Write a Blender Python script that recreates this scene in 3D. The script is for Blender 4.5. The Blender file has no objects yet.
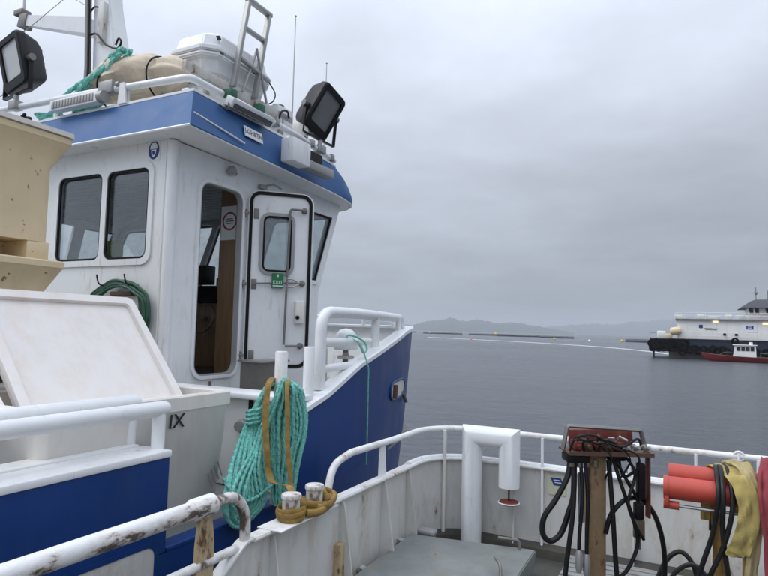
import bpy, bmesh, math, random
from mathutils import Vector, Matrix, noise as mnoise
random.seed(7)
R = math.radians
SC = bpy.context.scene
COL = SC.collection
V = Vector

# ------------------------------------------------------------------ camera
cam_d = bpy.data.cameras.new("camera")
cam = bpy.data.objects.new("camera", cam_d); COL.objects.link(cam)
cam_d.sensor_width = 36; cam_d.lens = 28.1; cam_d.clip_start = .05; cam_d.clip_end = 30000
CAM = V((2.16, -2.37, 3.0)); YAW, PITCH, ROLL = R(27), R(3.9), R(1.5)
_f = V((-math.sin(YAW)*math.cos(PITCH), math.cos(YAW)*math.cos(PITCH), math.sin(PITCH)))
_r0 = V((math.cos(YAW), math.sin(YAW), 0)); _u0 = _r0.cross(_f)
_r = _r0*math.cos(ROLL)+_u0*math.sin(ROLL); _u = -_r0*math.sin(ROLL)+_u0*math.cos(ROLL)
cam.matrix_world = Matrix(((_r.x, _u.x, -_f.x, CAM.x), (_r.y, _u.y, -_f.y, CAM.y), (_r.z, _u.z, -_f.z, CAM.z), (0, 0, 0, 1)))
SC.camera = cam

# ------------------------------------------------------------------ sky, sun, exposure
SUN_EL, SUN_DIR = R(48), V((-.62, -.42, .86)).normalized()
W = bpy.data.worlds.new("World"); SC.world = W; W.use_nodes = True
nt = W.node_tree; nt.nodes.clear()
def N(t, k, **kw):
    n = t.nodes.new(k)
    for a, b in kw.items():
        if a.startswith('i_'):
            key = a[2:]
            key = int(key) if key.isdigit() else key.replace('_', ' ')
            n.inputs[key].default_value = b
        else: setattr(n, a, b)
    return n
def L(t, a, b): t.links.new(a, b)
out = N(nt, 'ShaderNodeOutputWorld'); bg = N(nt, 'ShaderNodeBackground'); bg.inputs[1].default_value = .1
sky = N(nt, 'ShaderNodeTexSky'); sky.sky_type = 'NISHITA'; sky.sun_disc = False
sky.sun_elevation = math.asin(SUN_DIR.z); sky.sun_rotation = math.atan2(SUN_DIR.x, SUN_DIR.y)
tc = N(nt, 'ShaderNodeTexCoord'); sep = N(nt, 'ShaderNodeSeparateXYZ'); L(nt, tc.outputs['Generated'], sep.inputs[0])
zc = N(nt, 'ShaderNodeMath', operation='MAXIMUM', i_1=0.0); L(nt, sep.outputs[2], zc.inputs[0])
lum0 = N(nt, 'ShaderNodeMath', operation='MULTIPLY_ADD', i_1=3.0, i_2=8.6); L(nt, zc.outputs[0], lum0.inputs[0])
lum = N(nt, 'ShaderNodeMath', operation='MULTIPLY_ADD', i_2=3.45); L(nt, zc.outputs[0], lum.inputs[0]); L(nt, lum0.outputs[0], lum.inputs[1])
# cloud deck: direction projected on a flat ceiling
zo = N(nt, 'ShaderNodeMath', operation='ADD', i_1=.16); L(nt, zc.outputs[0], zo.inputs[0])
dv = N(nt, 'ShaderNodeVectorMath', operation='DIVIDE')
cmb = N(nt, 'ShaderNodeCombineXYZ')
for i in range(3): L(nt, zo.outputs[0], cmb.inputs[i])
L(nt, tc.outputs['Generated'], dv.inputs[0]); L(nt, cmb.outputs[0], dv.inputs[1])
n1 = N(nt, 'ShaderNodeTexNoise', i_Scale=.95, i_Detail=7.0, i_Roughness=.56, i_Distortion=.3); L(nt, dv.outputs[0], n1.inputs['Vector'])
mr = N(nt, 'ShaderNodeMapRange', i_1=.3, i_2=.7, i_3=.85, i_4=1.15); L(nt, n1.outputs[0], mr.inputs[0])
n2 = N(nt, 'ShaderNodeTexNoise', i_Scale=2.6, i_Detail=4.0, i_Roughness=.55); L(nt, dv.outputs[0], n2.inputs['Vector'])
mr2 = N(nt, 'ShaderNodeMapRange', i_1=.3, i_2=.7, i_3=.93, i_4=1.07); L(nt, n2.outputs[0], mr2.inputs[0])
m1 = N(nt, 'ShaderNodeMath', operation='MULTIPLY'); L(nt, lum.outputs[0], m1.inputs[0]); L(nt, mr.outputs[0], m1.inputs[1])
m2 = N(nt, 'ShaderNodeMath', operation='MULTIPLY'); L(nt, m1.outputs[0], m2.inputs[0]); L(nt, mr2.outputs[0], m2.inputs[1])
# the cloud is thinner towards the hidden sun
dt = N(nt, 'ShaderNodeVectorMath', operation='DOT_PRODUCT'); L(nt, tc.outputs['Generated'], dt.inputs[0]); dt.inputs[1].default_value = SUN_DIR
gl = N(nt, 'ShaderNodeMapRange', i_1=-.4, i_2=1.0, i_3=.82, i_4=1.42); L(nt, dt.outputs['Value'], gl.inputs[0])
m3 = N(nt, 'ShaderNodeMath', operation='MULTIPLY'); L(nt, m2.outputs[0], m3.inputs[0]); L(nt, gl.outputs[0], m3.inputs[1])
tint = N(nt, 'ShaderNodeVectorMath', operation='SCALE'); tint.inputs[0].default_value = (.892, .963, 1.108); L(nt, m3.outputs[0], tint.inputs['Scale'])
mx = N(nt, 'ShaderNodeMix', data_type='RGBA'); mx.inputs[0].default_value = .94
L(nt, sky.outputs[0], mx.inputs[6]); L(nt, tint.outputs[0], mx.inputs[7])
L(nt, mx.outputs[2], bg.inputs[0]); L(nt, bg.outputs[0], out.inputs[0])

sd = bpy.data.lights.new("sun", 'SUN'); sd.energy = 1.0; sd.angle = R(30); sd.color = (1, .97, .93)
so = bpy.data.objects.new("sun", sd); COL.objects.link(so)
so.rotation_euler = SUN_DIR.to_track_quat('Z', 'Y').to_euler(); so.location = (-20, -20, 60)
SC.view_settings.view_transform = 'Standard'; SC.view_settings.look = 'None'
SC.view_settings.exposure = .14; SC.view_settings.gamma = 1; SC.view_settings.use_curve_mapping = False
SC.cycles.max_bounces = 8; SC.cycles.volume_bounces = 0; SC.cycles.transparent_max_bounces = 12

# ------------------------------------------------------------------ materials
def mat(name, col, rough=.5, metal=0, var=.1, vs=3.0, dirt=0, dcol=(.16, .13, .09), streak=1.0, rust=0, rcol=(.09, .04, .018), rs=6.0,
        bump=.0, bs=30.0, chips=0, ccol=(.03, .022, .018), spec=.5, stretch=(1, 1, 1), emit=0, coat=0, bias=None, rst=(1, 1, .45)):
    m = bpy.data.materials.new(name); m.use_nodes = True; t = m.node_tree
    p = t.nodes['Principled BSDF']
    p.inputs['Roughness'].default_value = rough; p.inputs['Metallic'].default_value = metal
    p.inputs['Specular IOR Level'].default_value = spec
    p.inputs['Coat Weight'].default_value = coat
    tc = N(t, 'ShaderNodeTexCoord'); co = tc.outputs['Object']
    mp = N(t, 'ShaderNodeMapping'); mp.inputs['Scale'].default_value = stretch; L(t, co, mp.inputs[0])
    c4 = (*col, 1)
    a = N(t, 'ShaderNodeTexNoise', i_Scale=vs, i_Detail=6.0, i_Roughness=.6); L(t, mp.outputs[0], a.inputs['Vector'])
    r = N(t, 'ShaderNodeMapRange', i_1=.25, i_2=.75, i_3=1-var, i_4=1+var*.6); L(t, a.outputs[0], r.inputs[0])
    s = N(t, 'ShaderNodeVectorMath', operation='SCALE'); s.inputs[0].default_value = col; L(t, r.outputs[0], s.inputs['Scale'])
    cur = s.outputs[0]; rg = None
    def layer(cur, fac, c):
        x = N(t, 'ShaderNodeMix', data_type='RGBA'); L(t, fac, x.inputs[0]); L(t, cur, x.inputs[6]); x.inputs[7].default_value = (*c, 1); return x.outputs[2]
    if dirt:
        mp2 = N(t, 'ShaderNodeMapping'); mp2.inputs['Scale'].default_value = (1, 1, 1/(1+3*streak)); L(t, co, mp2.inputs[0])
        b = N(t, 'ShaderNodeTexNoise', i_Scale=7.0, i_Detail=7.0, i_Roughness=.65); L(t, mp2.outputs[0], b.inputs['Vector'])
        q = N(t, 'ShaderNodeMapRange', i_1=.48, i_2=.8, i_3=0.0, i_4=dirt); L(t, b.outputs[0], q.inputs[0])
        cur = layer(cur, q.outputs[0], dcol)
    if rust:
        mp3 = N(t, 'ShaderNodeMapping'); mp3.inputs['Scale'].default_value = rst; L(t, co, mp3.inputs[0])
        b = N(t, 'ShaderNodeTexNoise', i_Scale=rs, i_Detail=8.0, i_Roughness=.68); L(t, mp3.outputs[0], b.inputs['Vector'])
        if bias:
            bd = N(t, 'ShaderNodeVectorMath', operation='DOT_PRODUCT'); bd.inputs[1].default_value = bias[0]; L(t, co, bd.inputs[0])
            ba = N(t, 'ShaderNodeMath', operation='ADD', i_1=bias[1]); L(t, bd.outputs['Value'], ba.inputs[0])
            bb_ = N(t, 'ShaderNodeMath', operation='ADD'); L(t, ba.outputs[0], bb_.inputs[0]); L(t, b.outputs[0], bb_.inputs[1]); b = bb_
        th = .72-.3*rust
        q = N(t, 'ShaderNodeMapRange', i_1=th-.015, i_2=th+.05, i_3=0.0, i_4=.92); L(t, b.outputs[0], q.inputs[0])
        q0 = N(t, 'ShaderNodeMapRange', i_1=th-.12, i_2=th+.02, i_3=0.0, i_4=.4); L(t, b.outputs[0], q0.inputs[0])
        cur = layer(cur, q0.outputs[0], (.33, .2, .09))
        n9 = N(t, 'ShaderNodeTexNoise', i_Scale=40.0, i_Detail=4.0); L(t, co, n9.inputs['Vector'])
        rr = N(t, 'ShaderNodeValToRGB'); rr.color_ramp.elements[0].color = (rcol[0]*.4, rcol[1]*.4, rcol[2]*.4, 1); rr.color_ramp.elements[1].color = (rcol[0]*1.9, rcol[1]*1.7, rcol[2]*1.5, 1)
        L(t, n9.outputs[0], rr.inputs[0])
        x = N(t, 'ShaderNodeMix', data_type='RGBA'); L(t, q.outputs[0], x.inputs[0]); L(t, cur, x.inputs[6]); L(t, rr.outputs[0], x.inputs[7]); cur = x.outputs[2]; rg = q.outputs[0]
    if chips:
        b = N(t, 'ShaderNodeTexNoise', i_Scale=16.0, i_Detail=6.0, i_Roughness=.6); L(t, mp.outputs[0], b.inputs['Vector'])
        th = .74-.2*chips
        q = N(t, 'ShaderNodeMapRange', i_1=th, i_2=th+.02, i_3=0.0, i_4=.9); L(t, b.outputs[0], q.inputs[0])
        cur = layer(cur, q.outputs[0], ccol)
    L(t, cur, p.inputs['Base Color'])
    v = N(t, 'ShaderNodeMapRange', i_1=.2, i_2=.8, i_3=max(.03, rough-.12), i_4=min(1, rough+.15)); L(t, a.outputs[0], v.inputs[0])
    L(t, v.outputs[0], p.inputs['Roughness'])
    bu = N(t, 'ShaderNodeBump', i_Strength=max(bump, .04)); bu.inputs['Distance'].default_value = .01
    b2 = N(t, 'ShaderNodeTexNoise', i_Scale=bs, i_Detail=4.0); L(t, mp.outputs[0], b2.inputs['Vector'])
    L(t, b2.outputs[0], bu.inputs['Height']); L(t, bu.outputs[0], p.inputs['Normal'])
    if emit:
        p.inputs['Emission Color'].default_value = c4; p.inputs['Emission Strength'].default_value = emit
    return m

def glass_mat(name, tint=(.75, .8, .8), rough=.01):
    m = bpy.data.materials.new(name); m.use_nodes = True; t = m.node_tree; t.nodes.remove(t.nodes['Principled BSDF'])
    o = t.nodes['Material Output']
    tr = N(t, 'ShaderNodeBsdfTransparent'); tr.inputs[0].default_value = (*tint, 1)
    g = N(t, 'ShaderNodeBsdfGlossy', i_Roughness=rough); g.inputs[0].default_value = (.95, .97, 1, 1)
    f = N(t, 'ShaderNodeLayerWeight', i_Blend=.5); pw = N(t, 'ShaderNodeMath', operation='POWER', i_1=4.0); L(t, f.outputs['Facing'], pw.inputs[0])
    md = N(t, 'ShaderNodeMath', operation='MULTIPLY_ADD', i_1=.9, i_2=.07); L(t, pw.outputs[0], md.inputs[0])
    tcx = N(t, 'ShaderNodeTexCoord'); nn = N(t, 'ShaderNodeTexNoise', i_Scale=9.0, i_Detail=4.0); L(t, tcx.outputs['Object'], nn.inputs['Vector'])
    df = N(t, 'ShaderNodeBsdfDiffuse'); df.inputs[0].default_value = (.35, .36, .36, 1)
    ms = N(t, 'ShaderNodeMapRange', i_1=.45, i_2=.8, i_3=0.01, i_4=.1); L(t, nn.outputs[0], ms.inputs[0])
    x = N(t, 'ShaderNodeMixShader'); L(t, md.outputs[0], x.inputs[0]); L(t, tr.outputs[0], x.inputs[1]); L(t, g.outputs[0], x.inputs[2])
    x2 = N(t, 'ShaderNodeMixShader'); L(t, ms.outputs[0], x2.inputs[0]); L(t, x.outputs[0], x2.inputs[1]); L(t, df.outputs[0], x2.inputs[2])
    L(t, x2.outputs[0], o.inputs[0]); return m

M = {}
M['blue'] = mat('blue_hull_paint', (.0035, .037, .175), .36, spec=.35, var=.22, vs=1.6, dirt=.22, dcol=(.03, .07, .15), chips=.12, ccol=(.1, .12, .15), bump=.22, bs=2.6)
M['fascia'] = mat('eave_blue_paint', (.034, .118, .30), .5, spec=.35, var=.12, vs=2.2, dirt=.18, dcol=(.03, .06, .18))  # eave blue, paler than the hull blue
M['white'] = mat('white_boat_paint', (.80, .81, .81), .34, var=.05, dirt=.15, dcol=(.50, .47, .40), streak=.6, rust=.06, rs=2.6, rst=(5, 5, .9), rcol=(.18, .10, .05), bump=.10, bs=2.2)
M['white_rust'] = mat('worn_white_paint', (.78, .78, .76), .42, var=.08, dirt=.3, dcol=(.4, .33, .22), rust=.32, bump=.12)
M['white_chip'] = mat('chipped_white_paint', (.76, .76, .75), .45, var=.07, dirt=.25, dcol=(.35, .3, .22), rust=.64, rs=7.5, rcol=(.05, .034, .024), bump=.2)
M['bulwark'] = mat('grey_white_bulwark_paint', (.60, .60, .57), .45, var=.08, vs=2.5, dirt=.42, dcol=(.34, .27, .15), rust=.27, rs=4.0, bump=.08, bs=7)
M['deck'] = mat('wet_deck_paint', (.085, .088, .075), .33, var=.4, vs=4, dirt=.6, dcol=(.05, .045, .03), bump=.2, bs=60)
M['gutter'] = mat('dark_waterway', (.055, .052, .043), .4, var=.4, vs=5, dirt=.4, dcol=(.1, .08, .05), bump=.2)
M['hatch'] = mat('grey_hatch_paint', (.20, .215, .205), .48, var=.22, vs=4, dirt=.5, dcol=(.12, .13, .12), rust=.06, bump=.2, bs=55)
M['beige'] = mat('beige_plastic', (.76, .61, .385), .5, var=.1, vs=2.5, dirt=.22, dcol=(.42, .3, .16), chips=.42, ccol=(.2, .13, .06), bump=.08)
M['beige_rim'] = mat('pale_plastic_rim', (.78, .75, .69), .5, var=.1, dirt=.2)
M['tub'] = mat('white_plastic', (.77, .735, .68), .46, var=.1, vs=2, dirt=.28, dcol=(.45, .37, .28), bump=.06, bs=14)
M['lid'] = mat('stained_white_plastic', (.82, .775, .735), .5, var=.06, vs=2.5, dirt=.62, dcol=(.72, .58, .45), streak=2, bump=.05)
M['rail_chip'] = mat('chipped_rail_paint', (.77, .77, .76), .45, var=.06, dirt=.25, dcol=(.35, .3, .22), rust=.66, rs=12, rcol=(.05, .036, .027), bump=.25, bias=((3.2, 0, -1.6), 1.6*.985-.125), rst=(1, .45, 1))
M['bollard'] = mat('peeled_white_paint', (.70, .70, .68), .5, var=.1, dirt=.4, dcol=(.3, .26, .18), rust=.62, rs=9, rcol=(.13, .11, .085), bump=.2)
M['slat'] = mat('weathered_grey_plank', (.27, .275, .27), .6, var=.3, vs=4, stretch=(1, 9, 9), dirt=.5, dcol=(.12, .12, .1), bump=.2)
M['tan_drip'] = mat('rust_dripped_white_paint', (.70, .69, .64), .45, var=.1, dirt=.5, dcol=(.42, .27, .1), rust=.3, rs=3, rst=(8, 8, .7), rcol=(.25, .14, .05))
M['tyre'] = mat('barge_tyre_rubber', (.004, .004, .0045), .8, spec=.08)
M['sling_beige'] = mat('beige_webbing', (.40, .325, .17), .9, var=.35, vs=9, dirt=.6, dcol=(.22, .16, .07), bump=.16, bs=110, stretch=(2.2, 1, .5))
M['steel'] = mat('brushed_steel', (.42, .42, .41), .36, metal=.9, var=.2, dirt=.2)
M['dull'] = mat('dull_grey_metal', (.22, .21, .195), .5, metal=.5, var=.3, dirt=.3)
M['alu'] = mat('grey_aluminium', (.36, .36, .35), .45, metal=.5, var=.2, dirt=.3, dcol=(.2, .18, .15))
M['grey'] = mat('grey_paint', (.33, .335, .33), .5, var=.12, dirt=.25)
M['black'] = mat('black_plastic', (.009, .009, .010), .45, spec=.25, var=.3)
M['rubber'] = mat('black_rubber', (.008, .008, .008), .6, spec=.2, var=.3)
M['hose'] = mat('black_hose', (.008, .008, .009), .42, spec=.3, var=.4, vs=12, dirt=.25, dcol=(.07, .065, .055))
M['brass'] = mat('tarnished_fitting', (.24, .21, .15), .42, metal=.8, var=.3)
M['teal'] = mat('teal_rope_fibre', (.19, .56, .475), .75, var=.5, vs=70, dirt=.18, dcol=(.03, .14, .12), bump=.4, bs=160)
M['green_hose'] = mat('dark_green_hose', (.03, .10, .06), .5, var=.35, vs=15)
M['strap'] = mat('tan_webbing', (.31, .19, .045), .88, var=.5, vs=26, dirt=.75, dcol=(.07, .05, .02), bump=.2, bs=140)
M['sling'] = mat('yellow_webbing', (.42, .33, .11), .88, var=.35, vs=9, dirt=.6, dcol=(.26, .19, .07), bump=.16, bs=110, stretch=(2.2, 1, .5))
M['sling_red'] = mat('faded_red_webbing', (.27, .042, .05), .85, var=.25, vs=7, dirt=.4, dcol=(.2, .04, .05), bump=.16, bs=110, stretch=(2.2, 1, .5))
M['red'] = mat('red_steel_paint', (.47, .06, .036), .45, var=.15, vs=5, dirt=.2, dcol=(.3, .04, .03), rust=.08, bump=.08)
M['oxide'] = mat('red_oxide', (.17, .026, .02), .6, var=.3, dirt=.3, rust=.2)
M['post'] = mat('rusty_tan_steel', (.235, .165, .08), .6, var=.3, vs=6, dirt=.5, dcol=(.16, .09, .035), rust=.48, rs=10, rcol=(.09, .042, .018), bump=.3)
M['rusty'] = mat('rusty_steel', (.11, .06, .038), .65, var=.4, vs=9, dirt=.5, dcol=(.06, .03, .02), bump=.4)
M['tan_rust'] = mat('rust_stained_cream_paint', (.50, .40, .24), .55, var=.2, vs=8, dirt=.6, dcol=(.2, .1, .035), rust=.58, rs=13, bump=.25)
M['canvas'] = mat('beige_canvas', (.66, .56, .43), .9, var=.2, vs=6, dirt=.4, dcol=(.36, .27, .17), bump=.6, bs=50)
M['wood'] = mat('varnished_wood', (.27, .165, .085), .5, var=.35, vs=3, stretch=(14, 14, 1.2), dirt=.3, dcol=(.06, .03, .012), bump=.1)
M['lining'] = mat('grey_ceiling_board', (.22, .24, .26), .5, var=.12)
M['darkin'] = mat('dark_cabin_lining', (.05, .045, .04), .6, var=.3)
M['lens'] = mat('lamp_glass', (.58, .59, .58), .12, var=.15, spec=.6)
M['lens_dark'] = mat('dark_lamp_glass', (.20, .205, .21), .14, var=.25)
M['led'] = mat('led_face', (.09, .09, .10), .3, var=.4, vs=60)
M['sign_white'] = mat('sign_white', (.78, .79, .80), .45, var=.04, dirt=.1)
M['sign_blue'] = mat('sign_blue', (.012, .04, .20), .45, var=.15)
M['sign_red'] = mat('sign_red', (.30, .03, .045), .5, var=.15)
M['sign_green'] = mat('sign_green', (.012, .16, .055), .45, var=.1)
M['sign_yellow'] = mat('sign_pale_yellow', (.52, .53, .36), .5, var=.1, dirt=.2)
M['ink'] = mat('black_ink', (.012, .012, .013), .5)
M['ink_grey'] = mat('grey_ink', (.08, .085, .09), .5)
M['hi_green'] = mat('lime_fabric', (.22, .38, .03), .8, var=.2)
M['green_box'] = mat('green_plastic', (.015, .11, .07), .5, var=.2)
M['glass'] = glass_mat('window_glass', (.86, .89, .89))
M['crate'] = mat('pale_grey_plastic', (.40, .41, .40), .45, var=.15, dirt=.3)
M['barge_white'] = mat('barge_white_paint', (.82, .82, .79), .5, var=.07, vs=.6, dirt=.22, dcol=(.45, .42, .35))
M['barge_blue'] = mat('barge_dark_blue', (.007, .017, .045), .5, var=.3, vs=.5, dirt=.3, dcol=(.03, .03, .03))
M['barge_low'] = mat('barge_stained_hull', (.04, .035, .028), .6, var=.4, vs=.8, dirt=.6, dcol=(.05, .045, .03))
M['roof_dark'] = mat('dark_roof', (.04, .042, .05), .5, var=.2)
M['boat_red'] = mat('boat_red_paint', (.22, .016, .02), .45, var=.2, vs=1.2, dirt=.3, dcol=(.08, .02, .02))
M['net'] = mat('dark_netting', (.045, .05, .055), .9, var=.3)
M['float'] = mat('white_float', (.75, .76, .77), .5)
M['buoy_y'] = mat('yellow_buoy', (.62, .40, .04), .5)
M['buoy_p'] = mat('pink_buoy', (.55, .16, .16), .5)
M['lamp_on'] = mat('lit_lamp', (1.0, .72, .42), .5, emit=1.3)
M['black_win'] = mat('dark_window_glass', (.012, .014, .017), .08, spec=.6)

# ------------------------------------------------------------------ helpers
ORG = {}
def tag(o, label=None, cat=None, group=None, kind=None):
    if label: o['label'] = label
    if cat: o['category'] = cat
    if group: o['group'] = group
    if kind: o['kind'] = kind
    return o
def empty(name, loc, label, cat, group=None):
    o = bpy.data.objects.new(name, None); COL.objects.link(o); o.location = loc; o.empty_display_size = .1
    ORG[o.name] = V(loc); return tag(o, label, cat, group)
def spl(P, n=6, closed=False):
    P = [V(p) for p in P]; o = []; m = len(P)
    for i in range(m if closed else m-1):
        if closed: a, b, c, d = P[(i-1) % m], P[i], P[(i+1) % m], P[(i+2) % m]
        else: a, b, c, d = P[max(i-1, 0)], P[i], P[i+1], P[min(i+2, m-1)]
        for k in range(n):
            t = k/n
            o.append(.5*((2*b)+(c-a)*t+(2*a-5*b+4*c-d)*t*t+(3*b-a-3*c+d)*t**3))
    if not closed: o.append(P[-1])
    return o
def fil(P, r, n=5):
    P = [V(p) for p in P]; o = [P[0]]
    for i in range(1, len(P)-1):
        a, b, c = P[i-1], P[i], P[i+1]
        d1, d2 = (a-b), (c-b); l = min(r, d1.length*.49, d2.length*.49); d1.normalize(); d2.normalize()
        p, q = b+d1*l, b+d2*l
        for k in range(n+1):
            t = k/n; o.append(p*(1-t)**2+b*2*t*(1-t)+q*t*t)
    o.append(P[-1]); return o
def rrect(x0, y0, x1, y1, r, n=5):
    o = []
    for cx, cy, a in ((x1-r, y1-r, 0), (x0+r, y1-r, 90), (x0+r, y0+r, 180), (x1-r, y0+r, 270)):
        for k in range(n+1):
            t = R(a+90*k/n); o.append((cx+r*math.cos(t), cy+r*math.sin(t)))
    return o
def inset(poly, d):           # shrink a convex-ish 2D loop (ccw) by d
    o = []; n = len(poly)
    for i in range(n):
        a, b, c = V(poly[i-1]), V(poly[i]), V(poly[(i+1) % n])
        e1, e2 = (b-a), (c-b)
        if e1.length < 1e-6 or e2.length < 1e-6: o.append(tuple(b)); continue
        e1.normalize(); e2.normalize(); n1 = V((-e1.y, e1.x)); n2 = V((-e2.y, e2.x)); m = (n1+n2)
        if m.length < 1e-6: o.append(tuple(b)); continue
        m.normalize(); o.append(tuple(b+m*d/max(.4, m.dot(n1))))
    return o
class MB:
    def __init__(s, T=None): s.bm = bmesh.new(); s.T = T or Matrix(); s.mi = 0
    def v(s, c): return s.bm.verts.new(s.T @ V(c))
    def f(s, vs):
        try: q = s.bm.faces.new(vs); q.material_index = s.mi; return q
        except ValueError: return None
    def box(s, c, size, rot=None, bev=0, seg=2):
        h = V(size)/2; mtx = Matrix.Translation(V(c)) @ ((rot or Matrix()).to_4x4())
        vs = [s.v(mtx @ V((x*h.x, y*h.y, z*h.z))) for x in (-1, 1) for y in (-1, 1) for z in (-1, 1)]
        fs = [s.f([vs[i] for i in q]) for q in ((0, 1, 3, 2), (4, 6, 7, 5), (0, 4, 5, 1), (2, 3, 7, 6), (0, 2, 6, 4), (1, 5, 7, 3))]
        if bev:
            es = list({e for f in fs for e in f.edges})
            r = bmesh.ops.bevel(s.bm, geom=es, offset=bev, segments=seg, affect='EDGES', profile=.5)
            for f in r['faces']: f.material_index = s.mi
        return s
    def tube(s, P, r, seg=8, closed=False, caps=True, lobes=0, pitch=.06, amp=.2, flat=None):
        P = [V(p) for p in P]; n = len(P); rings = []; up = None; run = 0
        for i in range(n):
            if closed: t = P[(i+1) % n]-P[i-1]
            else: t = P[min(i+1, n-1)]-P[max(i-1, 0)]
            if t.length < 1e-9: t = V((0, 0, 1))
            t.normalize()
            if up is None:
                up = V((0, 0, 1)) if abs(t.z) < .9 else V((1, 0, 0))
            up = (up-t*up.dot(t))
            if up.length < 1e-6: up = t.orthogonal()
            up.normalize(); sd = t.cross(up)
            if i: run += (P[i]-P[i-1]).length
            rr = r[i] if isinstance(r, (list, tuple)) else r
            ring = []
            for k in range(seg):
                a = 2*math.pi*k/seg
                q = rr*(1+amp*math.cos(lobes*a-2*math.pi*run/pitch)) if lobes else rr
                fx = flat or 1
                ring.append(s.v(P[i]+sd*(q*math.cos(a)*fx)+up*(q*math.sin(a))))
            rings.append(ring)
        for i in range(n if closed else n-1):
            a, b = rings[i], rings[(i+1) % n]
            for k in range(seg): s.f([a[k], a[(k+1) % seg], b[(k+1) % seg], b[k]])
        if caps and not closed: s.f(rings[0][::-1]); s.f(rings[-1])
        return s
    def cyl(s, a, b, r, r2=None, seg=16):
        return s.tube([a, b], [r, r if r2 is None else r2], seg)
    def lathe(s, prof, c=(0, 0, 0), seg=20, axis=None):
        rot = axis.to_track_quat('Z', 'Y').to_matrix() if axis else Matrix.Identity(3)
        rings = []
        for (r, z) in prof:
            rings.append([s.v(V(c)+rot @ V((r*math.cos(2*math.pi*k/seg), r*math.sin(2*math.pi*k/seg), z))) for k in range(seg)])
        for a, b in zip(rings, rings[1:]):
            for k in range(seg): s.f([a[k], a[(k+1) % seg], b[(k+1) % seg], b[k]])
        if prof[0][0] > 1e-4: s.f(rings[0][::-1])
        if prof[-1][0] > 1e-4: s.f(rings[-1])
        return s
    def prism(s, P, vec):
        a = [s.v(p) for p in P]; b = [s.v(V(p)+V(vec)) for p in P]; n = len(P)
        s.f(a[::-1]); s.f(b)
        for i in range(n): s.f([a[i], a[(i+1) % n], b[(i+1) % n], b[i]])
        return s
    def loft(s, rows, closed=True, cap0=False, cap1=False):
        rr = [[s.v(p) for p in r] for r in rows]
        for a, b in zip(rr, rr[1:]):
            n = len(a)
            for k in range(n if closed else n-1): s.f([a[k], a[(k+1) % n], b[(k+1) % n], b[k]])
        if cap0: s.f(rr[0][::-1])
        if cap1: s.f(rr[-1])
        return s
    def plate(s, outline, holes, O, ux, uy, th):      # flat plate with holes, thickness th along ux x uy
        O, ux, uy = V(O), V(ux).normalized(), V(uy); uy = uy.normalized(); nn = ux.cross(uy).normalized()
        b = bmesh.new(); es = []
        for lp in [outline]+list(holes):
            vs = [b.verts.new((p[0], p[1], 0)) for p in lp]
            for i in range(len(vs)): es.append(b.edges.new((vs[i], vs[(i+1) % len(vs)])))
        bmesh.ops.triangle_fill(b, use_beauty=True, use_dissolve=False, edges=es, normal=(0, 0, 1))
        b.verts.ensure_lookup_table()
        mp0, mp1 = {}, {}
        for x in b.verts:
            p = O+ux*x.co.x+uy*x.co.y; mp0[x.index] = s.v(p); mp1[x.index] = s.v(p+nn*th)
        b.verts.index_update()
        for f in b.faces:
            ids = [x.index for x in f.verts]
            if f.normal.z < 0: ids = ids[::-1]
            s.f([mp1[i] for i in ids]); s.f([mp0[i] for i in ids[::-1]])
        base = 0
        for li, lp in enumerate([outline]+list(holes)):
            n = len(lp)
            for i in range(n):
                i0, i1 = base+i, base+(i+1) % n
                s.f([mp0[i0], mp0[i1], mp1[i1], mp1[i0]])
            base += n
        b.free(); return s
    def ribbon(s, P, wd, w, th=.004):                  # band along P, width direction wd (vector or list)
        P = [V(p) for p in P]; n = len(P); rows = []
        for i in range(n):
            t = (P[min(i+1, n-1)]-P[max(i-1, 0)]).normalized()
            d = V(wd[i] if isinstance(wd, list) else wd); d = (d-t*d.dot(t)).normalized(); k = t.cross(d)
            ww = w[i] if isinstance(w, list) else w
            rows.append([P[i]-d*ww/2-k*th/2, P[i]+d*ww/2-k*th/2, P[i]+d*ww/2+k*th/2, P[i]-d*ww/2+k*th/2])
        return s.loft(rows, True, True, True)
    def sling(s, P, wd, w, th, seed, amp=.012, n=7):   # creased webbing band
        P = [V(p) for p in P]; m_ = len(P); rows = []
        for i in range(m_):
            t = (P[min(i+1, m_-1)]-P[max(i-1, 0)]).normalized(); d = V(wd); d = (d-t*d.dot(t)).normalized(); k = t.cross(d); top_, bot = [], []
            for j in range(n):
                q = j/(n-1)-.5; z = amp*(mnoise.noise(V((q*3.2, i*.22, seed)))+.5*mnoise.noise(V((q*7, i*.5, seed+9)))); e = 1+.10*mnoise.noise(V((i*.16, seed, 3.)))
                p = P[i]+d*w*q*e+k*z; top_.append(p+k*th/2); bot.append(p-k*th/2)
            rows.append(top_+bot[::-1])
        return s.loft(rows, True, True, True)
    def build(s, name, m, parent=None, smooth=True, ang=38):
        bmesh.ops.recalc_face_normals(s.bm, faces=s.bm.faces)
        me = bpy.data.meshes.new(name); s.bm.to_mesh(me); s.bm.free()
        if parent is not None and parent.name in ORG: me.transform(Matrix.Translation(-ORG[parent.name]))
        for q in (m if isinstance(m, (list, tuple)) else [m]): me.materials.append(q)
        if smooth:
            me.shade_smooth(); me.set_sharp_from_angle(angle=R(ang))
        o = bpy.data.objects.new(name, me); COL.objects.link(o)
        if parent is not None:
            o.parent = parent; ORG[o.name] = ORG.get(parent.name, V((0, 0, 0)))
        else: ORG[o.name] = V((0, 0, 0))
        return o
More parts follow.
